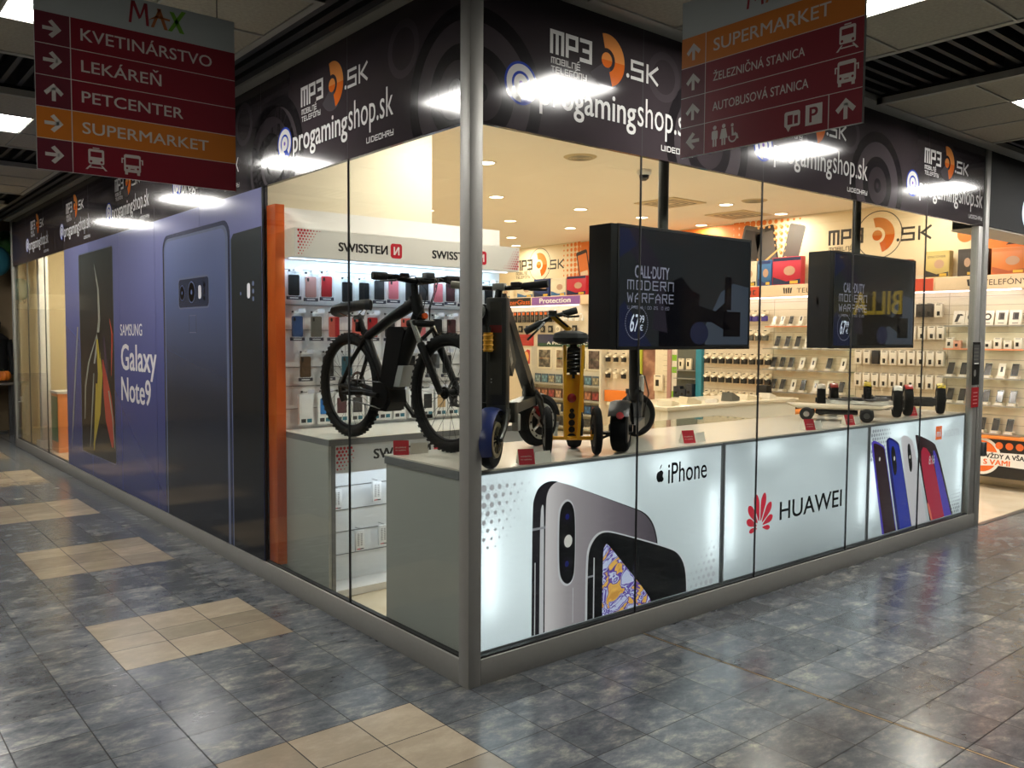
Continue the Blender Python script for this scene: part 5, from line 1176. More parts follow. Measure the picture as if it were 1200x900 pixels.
header(-9.2, -8.345, hd_blk, lambda b: b.text('PanzerGlass', -9.16, 2.175, .78, .085, ho, .1212, bold=.012))
header(-8.335, -7.10, hd_pur, lambda b: b.text('Protection', -8.12, 2.185, .78, .085, hw, .1212, bold=.02))
header(-7.09, -4.65, hd)
header(-4.64, -3.67, hd_red, lambda b: b.text('Smart mt', -4.4, 2.185, .66, .09, hi, .1212, shear=.2))
def h4(b): wicon(b, -3.32); b.text('TELEFÓNY', -3.12, 2.19, .56, .075, hi, .1212)
header(-3.66, -1.70, hd, h4)
header(-1.69, -1.38, hd_red)
def h5(b): wicon(b, -1.03); b.text('TELEFÓNY', -.86, 2.19, .44, .078, hi, .1212)
header(-1.37, -.40, hd, h5)
for x0, x1 in ((-9.1, -7.2), (-4.4, -2.4), (-2.3, -.5)):
    lamp('shelf_led', 'AREA', None, 4.0, (.92, .93, 1.0), (abs(x1 - x0), .03), mw=west(XS, 0, 0) @ Matrix.Translation(((x0 + x1) / 2, 2.13, .07)) @ Matrix.Rotation(R(90), 4, 'X'))
    MB().box(x0, 2.134, .06, x1, 2.144, .08, M('shelf led tube', (240, 238, 255), emit=5, vary=0)).build('led_tube', t)
sedge = M('shelf edge grey', (150, 146, 134), rough=.4)
def shelf(u0, u1, z, d=.16, m=None, e=None):
    b = MB(); b.box(u0, z - .012, .001, u1, z, d, m or glass_shelf); b.box(u0, z - .012, d, u1, z + .004, d + .004, e or sedge); b.build('shelf', t)
s_or_edge = M('shelf edge orange', (222, 140, 96), rough=.4)
shelf(-3.55, -2.36, 1.76, .16, None, s_or_edge)
for z in (1.47, 1.195, .905): shelf(-3.58, -2.36, z)
shelf(-1.24, -.42, 1.755); shelf(-1.24, -.42, 1.50, .16, None, s_or_edge)
for z in (1.185, .895): shelf(-1.26, -.42, z)
shelf(-.9, -.42, .59)
# ---- phones leaning on stands, on the shelves
ph_bk = M('phone black', (28, 27, 26), rough=.2); ph_fr = M('phone frame', (130, 124, 112), rough=.35); ph_w = M('phone white', (226, 214, 194), rough=.3); stand_m = M('stand white', (228, 214, 188), rough=.4); scr_g = M('phone screen grey', (58, 56, 54), rough=.15)
def phone_stand(u, z, dark, lab, grp, d=.06, big=1.0):
    r_ = thing('display_phone', lab, 'phone', mw=west(XS, 0, 0) @ Matrix.Translation((u, z, d)), group=grp)
    tilt = Matrix.Rotation(R(-22), 4, 'X')
    b = MB(); b.box(-.036 * big, 0, -.004, .036 * big, .15 * big, .004, ph_fr if dark else ph_w, .003); o = b.build('body', r_, mw=Matrix.Translation((0, .022, .03)) @ tilt)
    b = MB(); b.poly(rrect(-.033 * big, .004, .033 * big, .146 * big, .005), .0044, ph_bk if dark else ph_w)
    if not dark: b.rect(-.012, .05, .012, .11, .0048, scr_g)
    else: b.rect(-.026 * big, .02, .026 * big, .13 * big, .0047, scr_g)
    b.build('screen', o)
    b = MB(); b.prism([(-.045, 0), (.045, 0), (.04, .03), (-.04, .03)], -.03, .06, stand_m); b.rect(-.03, .006, .03, .022, .0604, hw); b.build('stand', r_)
def white_box(u, z, w, h, d, lab, grp, m=None, win=None, z0=.04):
    r_ = thing('boxed_phone', lab, 'box', mw=west(XS, 0, 0) @ Matrix.Translation((u, z, z0)), group=grp)
    MB().box(-w / 2, 0, 0, w / 2, h, d, m or ph_w, .002).build('carton', r_)
    if win:
        b = MB(); b.rect(-w * .28 + win[0], h * win[1], w * .1 + win[0], h * win[2], d + .0006, ph_bk); b.rect(-w * .3, h * .9, w * .3, h * .95, d + .0006, scr_g); b.build('lettering', r_)
    return r_
def nth(i): return ORD[min(i, 13)]
for row, z in (('uppermost', 1.47), ('middle', 1.195), ('lowest', .905)):
    spots = {'uppermost': [(-3.42, 1), (-3.27, 1), (-3.12, 1), (-2.98, 0), (-2.84, 1), (-2.70, 0), (-2.55, 1)], 'middle': [(-3.47, 1), (-3.34, 1), (-3.21, 1), (-3.05, 0), (-2.89, 0), (-2.67, 1), (-2.48, 0)], 'lowest': [(-3.47, 1), (-3.33, 1), (-3.17, 0), (-3.03, 1), (-2.85, 0), (-2.66, 0), (-2.5, 1)]}[row]
    for i, (u, dk) in enumerate(spots):
        phone_stand(u, z, dk, '%s demo phone, %s from the pegs on the %s shelf below the farther television' % ('dark' if dk else 'white', nth(i), row), 'demo phones below the second television')
for i, u in enumerate((-3.47, -3.35, -3.22, -3.08, -2.94)):
    phone_stand(u, 1.76, i == 2, 'demo phone on the orange edged shelf, %s from the pegs' % nth(i), 'demo phones on the orange edged shelf', big=.8)
for row, z, us in (('upper', 1.185, (-1.19, -1.05, -.93, -.80, -.66, -.53)), ('lower', .895, (-1.19, -1.06, -.94, -.81, -.67, -.54)), ('bottom', .59, (-.84, -.70, -.56))):
    for i, u in enumerate(us):
        dk = not (row == 'upper' and i == 4)
        phone_stand(u, z, dk, '%s demo phone near the shop door, %s along the %s shelf' % ('dark' if dk else 'white', nth(i), row), 'demo phones near the door', big=1.0)
for i, u in enumerate((-1.13, -1.0, -.83, -.69, -.55)):
    r_ = thing('print_card', 'white leaning card with dark picture, %s on the top shelf near the shop door' % nth(i), 'card', mw=west(XS, 0, 0) @ Matrix.Translation((u, 1.757, .06)), group='white leaning cards')
    q = Matrix.Rotation(R(-12), 4, 'X')
    o = MB().box(-.062, 0, -.003, .062, .165, .003, ph_w, .001).build('card', r_, mw=q)
    b = MB()
    if i in (1, 2): b.ring(0, .095, .022, .04, .0036, mu_dk, 20)
    elif i == 0: b.poly([(-.045, .04), (-.01, .04), (.012, .11), (.045, .11), (.03, .13), (-.02, .13)], .0036, mu_dk)
    else: b.rect(-.03, .06, .03, .14, .0036, mu_gr); b.rect(-.012, .07, .025, .13, .004, mu_dk)
    b.rect(-.03, .02, .03, .028, .0036, mu_gr); b.build('picture', o)
for i, u in enumerate((-1.2, -1.12, -.98, -.80, -.70, -.60, -.50)):
    white_box(u, 1.502, .08, .09 if i % 2 else .12, .06, 'small white carton on the orange edged shelf near the door, %s along' % nth(i), 'small cartons near the door', ph_w if i != 1 else M('carton peach', (222, 160, 128), rough=.5), (0, .25, .6))
# ---- hanging white boxes in the middle bay
rows = ((2.005, 1.855, [-1.635, -1.55, -1.45, -1.34]), (1.75, 1.60, [-2.28, -1.63, -1.52, -1.41, -1.31]), (1.465, 1.30, [-2.28 + .108 * i for i in range(10)]), (1.19, 1.03, [-2.28 + .108 * i for i in range(10)]))
for ri, (zt, zb, us) in enumerate(rows):
    for i, u in enumerate(us):
        if ri == 2 and i == 2:
            white_box(u, zb, .085, zt - zb, .05, 'black and yellow pack among the white hanging cartons', 'hanging cartons', M('pack black yellow', (34, 32, 34), rough=.4), None); continue
        white_box(u, zb, .085, zt - zb, .05, 'white hanging carton, %s in the %s hanging row near the door' % (nth(i), ORD[ri]), 'hanging cartons', M('carton dark', (52, 44, 38), rough=.5) if (ri == 0 and i in (1, 2)) else ph_w, (.01, .1, .42))
b = MB()
for zt, zb, us in rows:
    for u in us: b.tube([(u, zt + .005, 0), (u, zt + .005, .12)], .003, steel, 5)
b.build('hook_row', t)
# ---- accessory packs on pegs: a card, a white tray, a dark product
tray_w = M('peg pack white', (232, 216, 184), rough=.45); prod_b = M('peg pack product', (30, 28, 26), rough=.4); prod_v = M('peg pack violet', (74, 60, 140), rough=.4); prod_g = M('peg pack grey', (92, 92, 84), rough=.4)
def peg_pack(u, zt, lab, pm, grp='peg packs left of the demo phones'):
    r_ = thing('accessory_pack', lab, 'accessory', mw=west(XS, 0, 0) @ Matrix.Translation((u, zt, .05)), group=grp)
    MB().box(-.048, -.145, -.003, .048, 0, .003, tray_w, .001).build('card', r_)
    b = MB(); b.box(-.04, -.145, .003, .04, -.075, .045, pm, .004); b.tube([(0, -.01, .003), (0, -.012, .05)], .006, black, 6); b.build('product', r_)
    b = MB(); b.add([(-.05, -.055, .05), (.0, -.085, .06), (.05, -.05, .05), (.05, -.035, .01), (0, -.055, .01), (-.05, -.04, .01)], [(0, 1, 4, 5), (1, 2, 3, 4)], tray_w); b.build('tray', r_)
for ri, (zt, us, pm) in enumerate(((1.975, [-3.96, -3.86, -3.76, -3.62], prod_v), (1.715, [-3.95, -3.83, -3.71, -3.60], prod_g), (1.39, [-4.55 + .125 * i for i in range(9)], prod_b), (1.125, [-4.55 + .125 * i for i in range(9)], prod_b), (.865, [-4.55 + .125 * i for i in range(4)], tray_w), (.86, [-4.03 + .115 * i for i in range(5)], prod_b))):
    for i, u in enumerate(us):
        peg_pack(u, zt, 'small pack with %s product, %s in the %s peg row beside the nearer television' % ({id(prod_v): 'a violet', id(prod_g): 'a grey', id(prod_b): 'a black', id(tray_w): 'a white'}[id(pm)], nth(i), ORD[ri]), pm)
# ---- left part: glass protector packs, headphones, small bands
for i in range(11): 
    r_ = thing('accessory_pack', 'narrow black hanging pack under the black header, %s from the left' % nth(i), 'accessory', mw=west(XS, 0, 0) @ Matrix.Translation((-8.97 + i * .118, 2.05, .05)), group='black packs under the left headers')
    MB().box(-.045, -.19, -.004, .045, 0, .012, hd_blk, .003).build('card', r_)
    b = MB(); b.rect(-.03, -.06, .03, -.015, .0125, ho); b.rect(-.025, -.15, .025, -.09, .0125, mu_gr); b.build('lettering', r_)
for i in range(4):
    r_ = thing('headphones', 'white hanging headphones under the purple header, %s from the left' % nth(i), 'headphones', mw=west(XS, 0, 0) @ Matrix.Translation((-7.60 + i * .15, 1.93, .06)), group='white headphones')
    b = MB(); b.tube([(.045 * math.cos(R(a)), .06 * math.sin(R(a)), 0) for a in range(-20, 201, 20)], .009, hw, 8); b.build('band', r_)
    for q in (-1, 1): MB().cyl((q * .048, -.03, -.015), (q * .048, -.03, .02), .024, hw, 14).build('ear_cup', r_)
for i in range(9):
    r_ = thing('accessory_pack', 'small dark pack on the second row of the left bay, %s along' % nth(i), 'accessory', mw=west(XS, 0, 0) @ Matrix.Translation((-8.90 + i * .2, 1.80, .05)), group='second row packs in the left bay')
    MB().box(-.05, -.12, -.004, .05, 0, .02, prod_b if i % 3 else tray_w, .003).build('card', r_); b = MB(); b.ring(0, -.06, .015, .026, .0206, tray_w if i % 3 else prod_b, 14); b.build('lettering', r_)
pr_red = M('poster red', (190, 50, 48), rough=.4); pr_navy = M('poster navy', (48, 52, 84), rough=.4); pr_green = M('poster green', (40, 74, 52), rough=.4)
b = MB(); b.box(-8.86, 1.445, .0, -8.40, 1.645, .02, pr_red, .003)
for i in range(4): b.rect(-8.78, 1.50 + i * .03, -8.48, 1.512 + i * .03, .0206, M('poster coral', (220, 120, 110), rough=.4))
tag(b.build('shelf_poster', mw=west(XS, 0, .0)), 'small red poster left of the dark blue banner on the far shelves', 'poster')
b = MB(); b.box(-8.28, 1.44, .0, -6.65, 1.648, .02, pr_navy, .003); b.rect(-8.27, 1.442, -6.66, 1.50, .0206, pr_green); b.text('A PRE VŠETKÝCH', -8.03, 1.475, 1.1, .06, hw, .0212, bold=.02)
tag(b.build('shelf_banner', mw=west(XS, 0, 0)), 'dark blue and green banner over the four framed game posters', 'banner')
b = MB(); b.box(-8.72, 1.08, 0, -8.42, 1.40, .02, ph_w, .003); b.poly([(-8.68, 1.12), (-8.46, 1.12), (-8.46, 1.36), (-8.55, 1.38), (-8.68, 1.30)], .0206, pr_red); b.poly(ell(-8.58, 1.24, .07, .1, 16), .0212, mu_l); tag(b.build('shelf_poster', mw=west(XS, 0, 0)), 'white poster with a red picture behind the folded dark scooter', 'poster')
# ---- game rack: four framed posters and rows of cases
t = thing('game_rack', 'white game rack with four framed posters over rows of cases on the far wall', 'rack', mw=west(XS - .001, 0, 0))
rk = M('rack cream', (214, 204, 180), rough=.45)
b = MB(); b.box(-8.33, .04, .0, -6.58, 1.435, .02, rk); b.box(-8.33, .04, .02, -8.29, 1.435, .15, rk); b.box(-6.62, .04, .02, -6.58, 1.435, .15, rk); b.build('body', t)
for z in (.815, .565, .335, .10): MB().box(-8.29, z - .03, .02, -6.62, z, .15, M('rack shelf', (160, 154, 138), rough=.4)).build('shelf', t)
gp = [noise_mat('poster art %d' % i, s, scale=9, rough=.35, detail=5, dist=.6) for i, s in enumerate(([(.35, (40, 40, 36)), (.5, (96, 88, 74)), (.65, (150, 140, 118))], [(.35, (120, 84, 60)), (.5, (150, 132, 104)), (.65, (176, 160, 130))], [(.35, (34, 46, 34)), (.5, (66, 84, 60)), (.65, (180, 120, 60))], [(.35, (48, 40, 38)), (.5, (96, 78, 70)), (.65, (120, 104, 92))]))]
for i, u in enumerate((-8.26, -7.80, -7.40, -7.02)):
    r_ = thing('framed_poster', 'framed game poster, %s of the four above the case rows' % nth(i), 'poster', mw=west(XS - .02, 0, 0) @ Matrix.Translation((u, 1.05, .002)), group='framed game posters')
    MB().box(0, 0, 0, .37, .36, .012, M('poster frame cream', (226, 214, 186), rough=.4), .003).build('frame', r_); b = MB(); b.rect(.035, .03, .335, .33, .0126, gp[i]); b.rect(.05, .17, .32, .20, .013, gp[(i + 1) % 4]); b.build('picture', r_)
cc = [(150, 120, 96), (110, 90, 80), (70, 100, 130), (150, 60, 50), (60, 84, 70), (180, 160, 130)]
pools = (((120, 140, 140), (150, 140, 112), (96, 130, 140)), ((170, 110, 80), (180, 140, 110), (150, 60, 56)), ((120, 40, 40), (50, 90, 130), (180, 170, 150)), ((50, 50, 48), (190, 184, 164), (60, 60, 58)))
for ri, z in enumerate((.817, .567, .337, .102)):
    for i in range(9):
        c_ = pools[ri][(i * 2 + ri) % 3]; r_ = thing('game_case', 'slim game case, %s from the left in the %s row of the game rack' % (nth(i), ORD[ri]), 'game case', mw=west(XS - .02, 0, 0) @ Matrix.Translation((-8.19 + i * .178, z, .05)), group='game cases in the rack')
        MB().box(-.078, 0, 0, .078, .15, .016, M('case shell %d' % ri, [(70, 84, 96), (96, 60, 44), (40, 44, 60), (70, 70, 66)][ri], rough=.3), .003).build('shell', r_)
        b = MB(); b.rect(-.07, .008, .07, .12, .0166, noise_mat('case cover %d %d' % (ri, (i * 2 + ri) % 3), [(.35, tuple(int(q * .6) for q in c_)), (.55, c_), (.7, tuple(min(255, int(q * 1.3)) for q in c_))], scale=30, rough=.3)); b.build('cover', r_)
# ---- middle of the wall between the rack and the pegs
t = thing('phone_accessory_display', 'display stand with a yellow green edge and a large brown picture behind the black scooter', 'display stand', mw=west(XS - .002, 0, 0))
b = MB(); b.box(-5.88, .55, 0, -5.81, 2.1, .05, M('edge lime', (176, 180, 60), rough=.4)); b.build('lime_edge', t)
b = MB(); b.box(-5.81, .55, 0, -5.56, 2.1, .02, noise_mat('brown portrait', [(.3, (96, 64, 50)), (.5, (140, 96, 76)), (.65, (196, 148, 116))], scale=3, rough=.4)); b.build('picture', t)
b = MB(); b.box(-5.56, .55, 0, -5.30, 2.1, .02, tray_w); [b.rect(-5.40, .7 + i * .08, -5.30, .704 + i * .08, .0204, sgrey) for i in range(12)]; b.build('panel', t)
b = MB(); b.box(-5.30, .55, 0, -5.23, 2.1, .05, M('edge dusty pink', (178, 134, 122), rough=.4)); b.build('pink_edge', t)
b = MB(); b.box(-5.23, .55, 0, -5.13, 2.1, .03, ph_w); [b.rect(-5.225, z, -5.135, z + .09, .0304, M('lime sticker', (130, 180, 50), rough=.4)) for z in (.72, 1.08, 1.26)]; b.build('sticker_panel', t)
b = MB(); b.box(-5.12, .55, 0, -4.76, 2.1, .03, M('display slate', (96, 98, 88), rough=.4)); [b.box(-5.12, z, .03, -4.76, z + .012, .12, sedge) for z in (.72, 1.0, 1.12)]; b.build('dark_panel', t)
b = MB(); b.box(-4.76, .66, 0, -4.66, 1.45, .06, M('edge teal', (46, 130, 150), rough=.4)); b.build('teal_edge', t)
for i, (u, z, w_, h_, m_, lab) in enumerate(((-5.02, 1.14, .09, .16, tray_w, 'white boxed earphones, left one on the slate shelf'), (-4.88, 1.14, .09, .16, tray_w, 'white boxed earphones, right one on the slate shelf'), (-5.45, .80, .17, .24, tray_w, 'white pack with dark cable beside the brown picture'))):
    r_ = white_box(u, z, w_, h_, .04, lab, 'boxes around the brown picture', m_, (0, .3, .7))
for i, (u, w_, h_) in enumerate(((-5.06, .12, .16), (-4.95, .10, .12), (-4.83, .11, .20))):
    white_box(u, .732, w_, h_, .08, 'dark boxed accessory, %s on the lower slate shelf' % nth(i), 'dark boxed accessories', M('box dark blue', (34, 40, 50), rough=.35), (0, .3, .5))
for i in range(8):
    u, z = -6.50 + (i % 4) * .17, 1.36 - (i // 4) * .26
    peg_pack(u, z, 'small white peg pack beside the game rack, %s of eight' % nth(i), prod_b if i != 5 else tray_w, 'packs beside the game rack')
b = MB(); b.box(-6.55, .58, .0, -5.92, .76, .10, M('orange box', (230, 124, 40), rough=.4), .004); tag(b.build('orange_box', mw=west(XS, 0, 0)), 'orange box low on the wall behind the black scooter', 'box')
# ---- boxes standing on top of the headers
def big_box(u0, u1, z1, base, top, accent, lab, word=None):
    r_ = thing('product_box', lab, 'box', mw=west(XS, 0, 0) @ Matrix.Translation((u0, 2.302, -.02)), group='product boxes on top of the shelves'); w_ = u1 - u0; h_ = z1 - 2.302
    MB().box(0, 0, 0, w_, h_, .10, base, .003).build('carton', r_)
    b = MB(); b.rect(.008, h_ * .86, w_ - .008, h_ - .008, .1006, top); b.poly([(.008, .008), (w_ - .008, .008), (w_ - .008, h_ * .2), (w_ * .5, h_ * .12), (.008, h_ * .3)], .1006, accent); b.rect(w_ * .62, .012, w_ * .9, h_ * .14, .1012, M('yellow flash', (222, 176, 60), rough=.4)); b.poly(ell(w_ * .6, h_ * .5, w_ * .2, h_ * .17, 14), .101, M('box figure', (190, 150, 120), rough=.5))
    if word: b.text(word, w_ * .15, h_ * .74, w_ * .7, h_ * .09, hi, .1014)
    b.build('lettering', r_)
nb = M('box navy', (34, 52, 104), rough=.4); wb = M('box ivory', (226, 212, 180), rough=.4); rb = M('box red', (190, 40, 58), rough=.4); bb_ = M('box blue', (56, 104, 150), rough=.4); db = M('box brown black', (56, 46, 38), rough=.4); yb = M('box straw', (206, 178, 108), rough=.4); ob = M('box orange', (212, 124, 62), rough=.4); cy_ = M('box navy deep', (24, 34, 66), rough=.4)
for a_ in ((-9.30, -8.98, 2.52, wb, nb, bb_, 'ivory and blue box, leftmost on top of the far shelves'), (-8.78, -8.35, 2.58, wb, wb, bb_, 'ivory box with blue foot behind the handlebar of the folded scooter'), (-8.32, -7.92, 2.61, nb, nb, cy_, 'navy and sky box on top of the far shelves'), (-7.88, -7.50, 2.60, wb, wb, bb_, 'ivory box with small dark devices, left of the red box'), (-7.48, -7.02, 2.62, rb, cy_, cy_, 'red box with pink figure by the first television'),
           (-4.6, -4.1, 2.64, wb, nb, cy_, 'ivory box partly behind the first television'), (-4.05, -3.76, 2.64, wb, wb, db, 'pale box with a dark figure right of the first television'), (-3.74, -3.53, 2.64, bb_, nb, nb, 'sky blue box between the televisions'), (-3.51, -3.09, 2.665, rb, cy_, cy_, 'red box with white figure left of the second television'),
           (-1.93, -1.68, 2.53, M('box clay', (168, 96, 70), rough=.4), db, db, 'clay coloured box right of the second television'), (-1.52, -1.24, 2.60, yb, yb, db, 'straw coloured box with walking figures', 'DISCOVER'), (-1.15, -.98, 2.60, db, db, db, 'dark box next to the straw coloured one'), (-.93, -.83, 2.59, db, db, db, 'narrow dark box visible through the open door'), (-.80, -.45, 2.585, ob, ob, M('box rust', (170, 84, 40), rough=.4), 'orange box with trees above the door end of the shelves')):
    big_box(*a_)
# ---- dark devices and orange shelf in the middle
t = thing('demo_table', 'low demo table with an orange top below the peg packs', 'table', (7.05, 3.35, 0))
MB().box(-.35, -.75, .70, .4, .55, .735, M('table top orange', (220, 130, 54), rough=.35), .004).build('table_top', t)
for x in (-.30, .34):
    for y in (-.70, .5): MB().box(x - .02, y - .02, .004, x + .02, y + .02, .70, steel).build('leg', t)
for i, (x, y, w_, h_) in enumerate(((7.25, 3.35, .16, .26), (7.2, 3.12, .22, .10), (7.2, 3.62, .2, .09), (7.15, 2.85, .14, .07))):
    b = MB(); b.box(-.06, -w_ / 2, 0, .06, w_ / 2, h_, black, .006); b.rect(0, 0, 0, 0, 0, black) if 0 else None; b.box(-.0606, -w_ * .3, h_ * .55, -.060, w_ * .3, h_ * .62, ph_w)
    tag(b.build('gadget_box', loc=(x, y, .736)), '%s black gadget box on the orange demo table, %s' % ('tall' if i == 0 else 'low', ['the tallest one', 'right beside the tall one', 'left beside the tall one', 'rightmost one'][i]), 'box', 'black gadgets')
# ---- orange counter near the door
t = thing('promo_counter', 'black and orange promotional counter near the shop door', 'counter', mw=west(7.48, 0, 0))
MB().box(-.93, .545, -.2, -.2, .57, .03, M('counter orange', (226, 128, 48), rough=.35), .003).build('counter_top', t)
MB().box(-.91, .13, -.2, -.22, .545, 0, hd_blk).build('body', t)
b = MB(); b.poly(clip_poly(ell(-.78, .35, .20, .20, 36), 0, -.905), .0006, hw); b.poly(clip_poly(ell(-.78, .35, .17, .17, 36), 0, -.905), .001, ho)
b.poly([(-.905, .23), (-.62, .26), (-.25, .25), (-.25, .41), (-.60, .40), (-.905, .40)], .0014, hw)
b.build('emblem', t); b = MB(); b.text('VŽDY A VŠADE', -.73, .335, .46, .06, hi, .0018, bold=.03); b.build('lettering', t); b = MB(); b.text('S VAMI', -.75, .265, .26, .055, ho, .0018, bold=.03); b.text(':)', -.35, .27, .05, .04, hi, .0018)
b.build('lettering', t); b = MB()
for u in (-.60, -.50, -.40): b.poly(ell(u, .475, .038, n=20), .001, ho)
b.build('dots', t)
for u in (-.88, -.25): MB().box(u, .004, -.16, u + .03, .13, -.12, ph_w).build('leg', t)

# ================================================================ CASH DESK and low glass case
t = thing('cash_desk', 'long cream cash desk in the middle of the shop behind the black scooter', 'desk', (0, 0, 0))
MB().box(3.80, 2.05, .006, 5.9, 2.14, .93, M('desk ivory', (236, 226, 204), rough=.4), .004).box(3.80, 2.14, .006, 3.86, 2.75, .93, M('desk ivory', (226, 210, 176), rough=.4)).build('body', t)
MB().box(3.77, 2.03, .93, 5.93, 2.80, .965, M('desk top', (230, 214, 184), rough=.2), .006).build('desk_top', t)
for i, (x, y, rz, w_, d_, h_, m_) in enumerate(((3.98, 2.2, 20, .22, .15, .05, tray_w), (4.3, 2.2, -15, .18, .14, .07, tray_w), (4.6, 2.16, 30, .20, .12, .04, ph_w), (4.95, 2.2, 5, .16, .12, .09, prod_g), (5.3, 2.22, -10, .22, .15, .05, tray_w), (5.6, 2.2, 12, .18, .12, .06, ph_w))):
    b = MB(); b.prism_y([(-w_ / 2, 0), (w_ / 2, 0), (w_ / 2, h_ * .4), (-w_ / 2 + .02, h_)], -d_ / 2, d_ / 2, m_); b.poly([(-w_ * .3, -d_ * .3), (w_ * .3, -d_ * .3), (w_ * .3, d_ * .3), (-w_ * .3, d_ * .3)], h_ * .8 + .01, m_) if 0 else None
    tag(b.build('desk_display', loc=(x, y, .966), rz=R(rz)), 'small sloping stand on the cream cash desk, %s from its left end' % nth(i), 'display stand', 'stands on the cash desk')
t = thing('glass_display_case', 'low glass case with white packs behind the front counter', 'display case', (0, 0, 0))
MB().box(2.05, 1.0, .006, 3.75, 1.45, .79, white_mat).build('base', t)
g_ = MB(); g_.box(2.05, 1.0, .79, 3.75, 1.008, .93, glass_shelf).box(2.05, 1.0, .93, 3.75, 1.45, .938, glass_shelf); g_.build('glass', t)
MB().box(2.04, .99, .938, 3.76, 1.01, .95, M('case red edge', (196, 92, 70), rough=.4)).build('red_edge', t)
for i in range(11):
    b = MB(); b.box(-.05, -.03, 0, .05, .03, .13, ph_w, .002); b.box(-.046, -.0306, .01, .046, -.03, .065, prod_v)
    tag(b.build('small_carton', loc=(2.18 + i * .145, 1.10, .792)), 'small white and violet carton in the low glass case, %s from the left' % nth(i), 'box', 'cartons in the glass case')

# ---- lock box, door notice at the right post
b = MB(); b.box(5.478, -.03, .60, 5.53, .03, .72, steel, .004); tag(b.build('door_lock', None), 'small grey metal lock box on the right door post', 'lock')
t = thing('door_notice', 'dark door notice panel with a red sticker below, beside the right post', 'notice', mw=south(5.245, -.003, 0))
b = MB(); b.box(.0, 1.22, -.002, .14, 1.58, .001, M('notice black', (22, 22, 22), rough=.15)); b.rect(.012, 1.40, .128, 1.56, .0014, M('notice grey', (66, 66, 64), rough=.3)); [b.rect(.02, 1.43 + i * .03, .11, 1.438 + i * .03, .0018, M('notice pale', (120, 118, 110), rough=.3)) for i in range(4)]; b.rect(.03, 1.395, .12, 1.405, .0018, hw); b.poly(ell(.05, 1.32, .022, .03, 16), .0018, M('notice pale', (120, 118, 110), rough=.3)); b.build('notice_panel', t)
b = MB(); b.box(.0, 1.03, -.002, .14, 1.20, .001, M('notice red', (160, 28, 36), rough=.2)); [b.rect(.03, 1.06 + i * .03, .115, 1.068 + i * .03, .0014, M('notice pink', (206, 120, 120), rough=.3)) for i in range(4)]; b.build('sticker', t)

# ================================================================ LEFT END: inside the clear panes, and the neighbouring shop
lamp('partition_fill', 'AREA', (.65, 9.2, 3.14), 110, (1, .88, .68), (.3, .3))  # added fill without a fixture, brightens the beige partition
struct(MB().box(.05, 7.66, 3.15, 1.277, 10.62, 3.2, ceil_paint).box(.05, 7.66, .0, 1.277, 7.70, 3.2, cream).build('ceiling'))
b = MB(); b.box(.22, 10.2, .004, .34, 10.34, 2.75, white_mat, .004); b.box(.18, 10.16, .004, .38, 10.38, .12, white_mat); struct(b.build('trim_42'))
b = MB(); b.box(.30, 9.6, .004, .60, 10.0, .80, M('cabinet orange side', (226, 132, 62), rough=.4), .004); b.box(.29, 9.59, .80, .61, 10.01, .83, white_mat); b.box(.295, 9.62, .15, .30, 9.98, .76, M('cabinet green', (60, 110, 70), rough=.4)); tag(b.build('side_cabinet'), 'orange sided cabinet behind the clear glass at the far left', 'cabinet')
def balloon(x, y, z, r, c, lab):
    b = MB(); b.ball((0, 0, 0), r, r, r * 1.18, M('balloon ' + lab.split()[0], c, rough=.3), 18); b.cyl((0, 0, -r * 1.18 - .02), (0, 0, -r * 1.15), .02, M('balloon ' + lab.split()[0], c), 10, r1=.006); b.tube([(0, 0, -r * 1.18), (.02, 0, -r * 1.9)], .002, hw, 5)
    tag(b.build('balloon', loc=(x, y, z)), lab + ' balloon at the neighbouring shop beyond the corridor', 'balloon', 'balloons')
balloon(.02, 12.2, 2.72, .20, (60, 130, 150), 'teal round'); balloon(-.30, 12.75, 2.98, .2, (50, 90, 130), 'blue round'); balloon(.24, 12.75, 3.05, .17, (80, 150, 80), 'green round'); balloon(-.32, 12.3, 2.30, .15, (60, 140, 130), 'mint round')
b = MB(); b.box(-.75, 0, 0, .2, .9, .06, M('bin dark red', (70, 18, 20), rough=.4)); b.text('LACNÝ', -.35, .42, .5, .12, hw, .0606, bold=.02); b.text('ŠTÝL', -.3, .24, .4, .10, hw, .0606, bold=.02)
tag(b.build('sale_panel', mw=south(-.08, 13.1, .05)), 'dark red sale panel with white letters at the far left shop', 'panel')
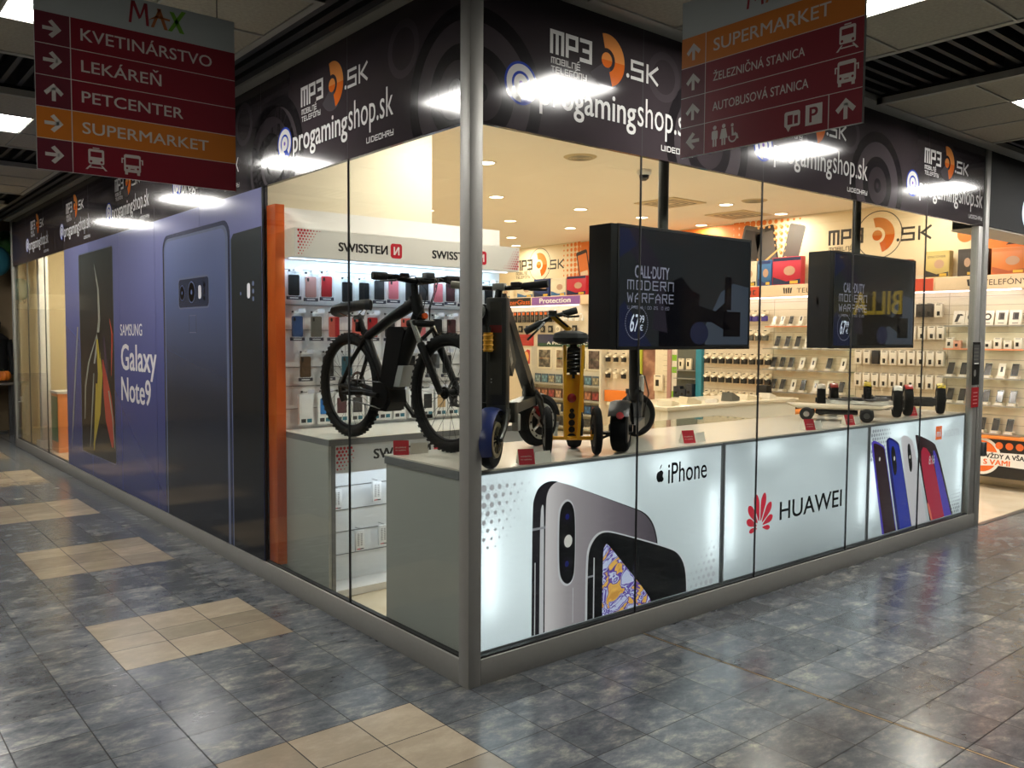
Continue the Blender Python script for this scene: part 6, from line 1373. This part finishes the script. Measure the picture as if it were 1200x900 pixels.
b = MB(); b.box(-1.4, 0, 0, .2, .25, .04, M('shop band cream', (220, 200, 160), rough=.5)); b.text('VÝPREDAJ', -.5, .06, .6, .12, hi, .0406, bold=.02); tag(b.build('shop_band', mw=south(-.06, 13.15, 2.02)), 'cream shop band with dark letters under the balloons', 'sign')
b = MB(); b.lathe((0, 0, 0), (0, 0, 1), [(.05, .75), (.16, .80), (.19, 1.1), (.17, 1.4), (.21, 1.52), (.12, 1.60), (.05, 1.63), (.09, 1.70), (.10, 1.78), (.06, 1.86), (0, 1.87)], M('costume black', (16, 15, 16), rough=.8), 20); b.tube([(.19, 0, 1.50), (.24, -.03, 1.2), (.22, -.08, .95)], [.06, .05, .04], M('costume black', (16, 15, 16)), 10); b.tube([(-.19, 0, 1.50), (-.24, -.03, 1.2), (-.22, -.08, .95)], [.06, .05, .04], M('costume black', (16, 15, 16)), 10); b.cyl((0, 0, 0), (0, 0, .8), .015, steel, 10); b.cyl((0, 0, 0), (0, 0, .02), .16, steel, 20)
tag(b.build('costume_stand', loc=(.06, 12.85, .0)), 'black costume on a stand at the neighbouring shop far left', 'costume')
for i, (x, z, r) in enumerate(((.10, .92, .10), (-.12, .93, .10))):
    b = MB()
    for q in range(8): b.ball((r * .55 * math.cos(q * .785), r * .55 * math.sin(q * .785), 0), r * .55, r * .55, r * .8, M('pumpkin', (222, 120, 34), rough=.5), 10)
    b.cyl((0, 0, r * .7), (0, 0, r * 1.0), .012, M('stalk', (80, 90, 40)), 8); tag(b.build('pumpkin', loc=(x, 12.35, z + .02)), 'orange pumpkin, %s, on the far left shop table' % ('nearest the glass' if i == 0 else 'farther from the glass'), 'pumpkin', 'pumpkins')
b = MB(); b.box(-.4, 12.15, .80, .25, 12.5, .84, mu_gr, .004); tt = thing('shop_table', 'narrow table with pumpkins at the neighbouring shop', 'table', (0, 0, 0)); b.build('table_top', tt)
for x in (-.36, .2):
    for y in (12.18, 12.46): MB().box(x - .02, y - .02, 0, x + .02, y + .02, .80, steel).build('leg', tt)
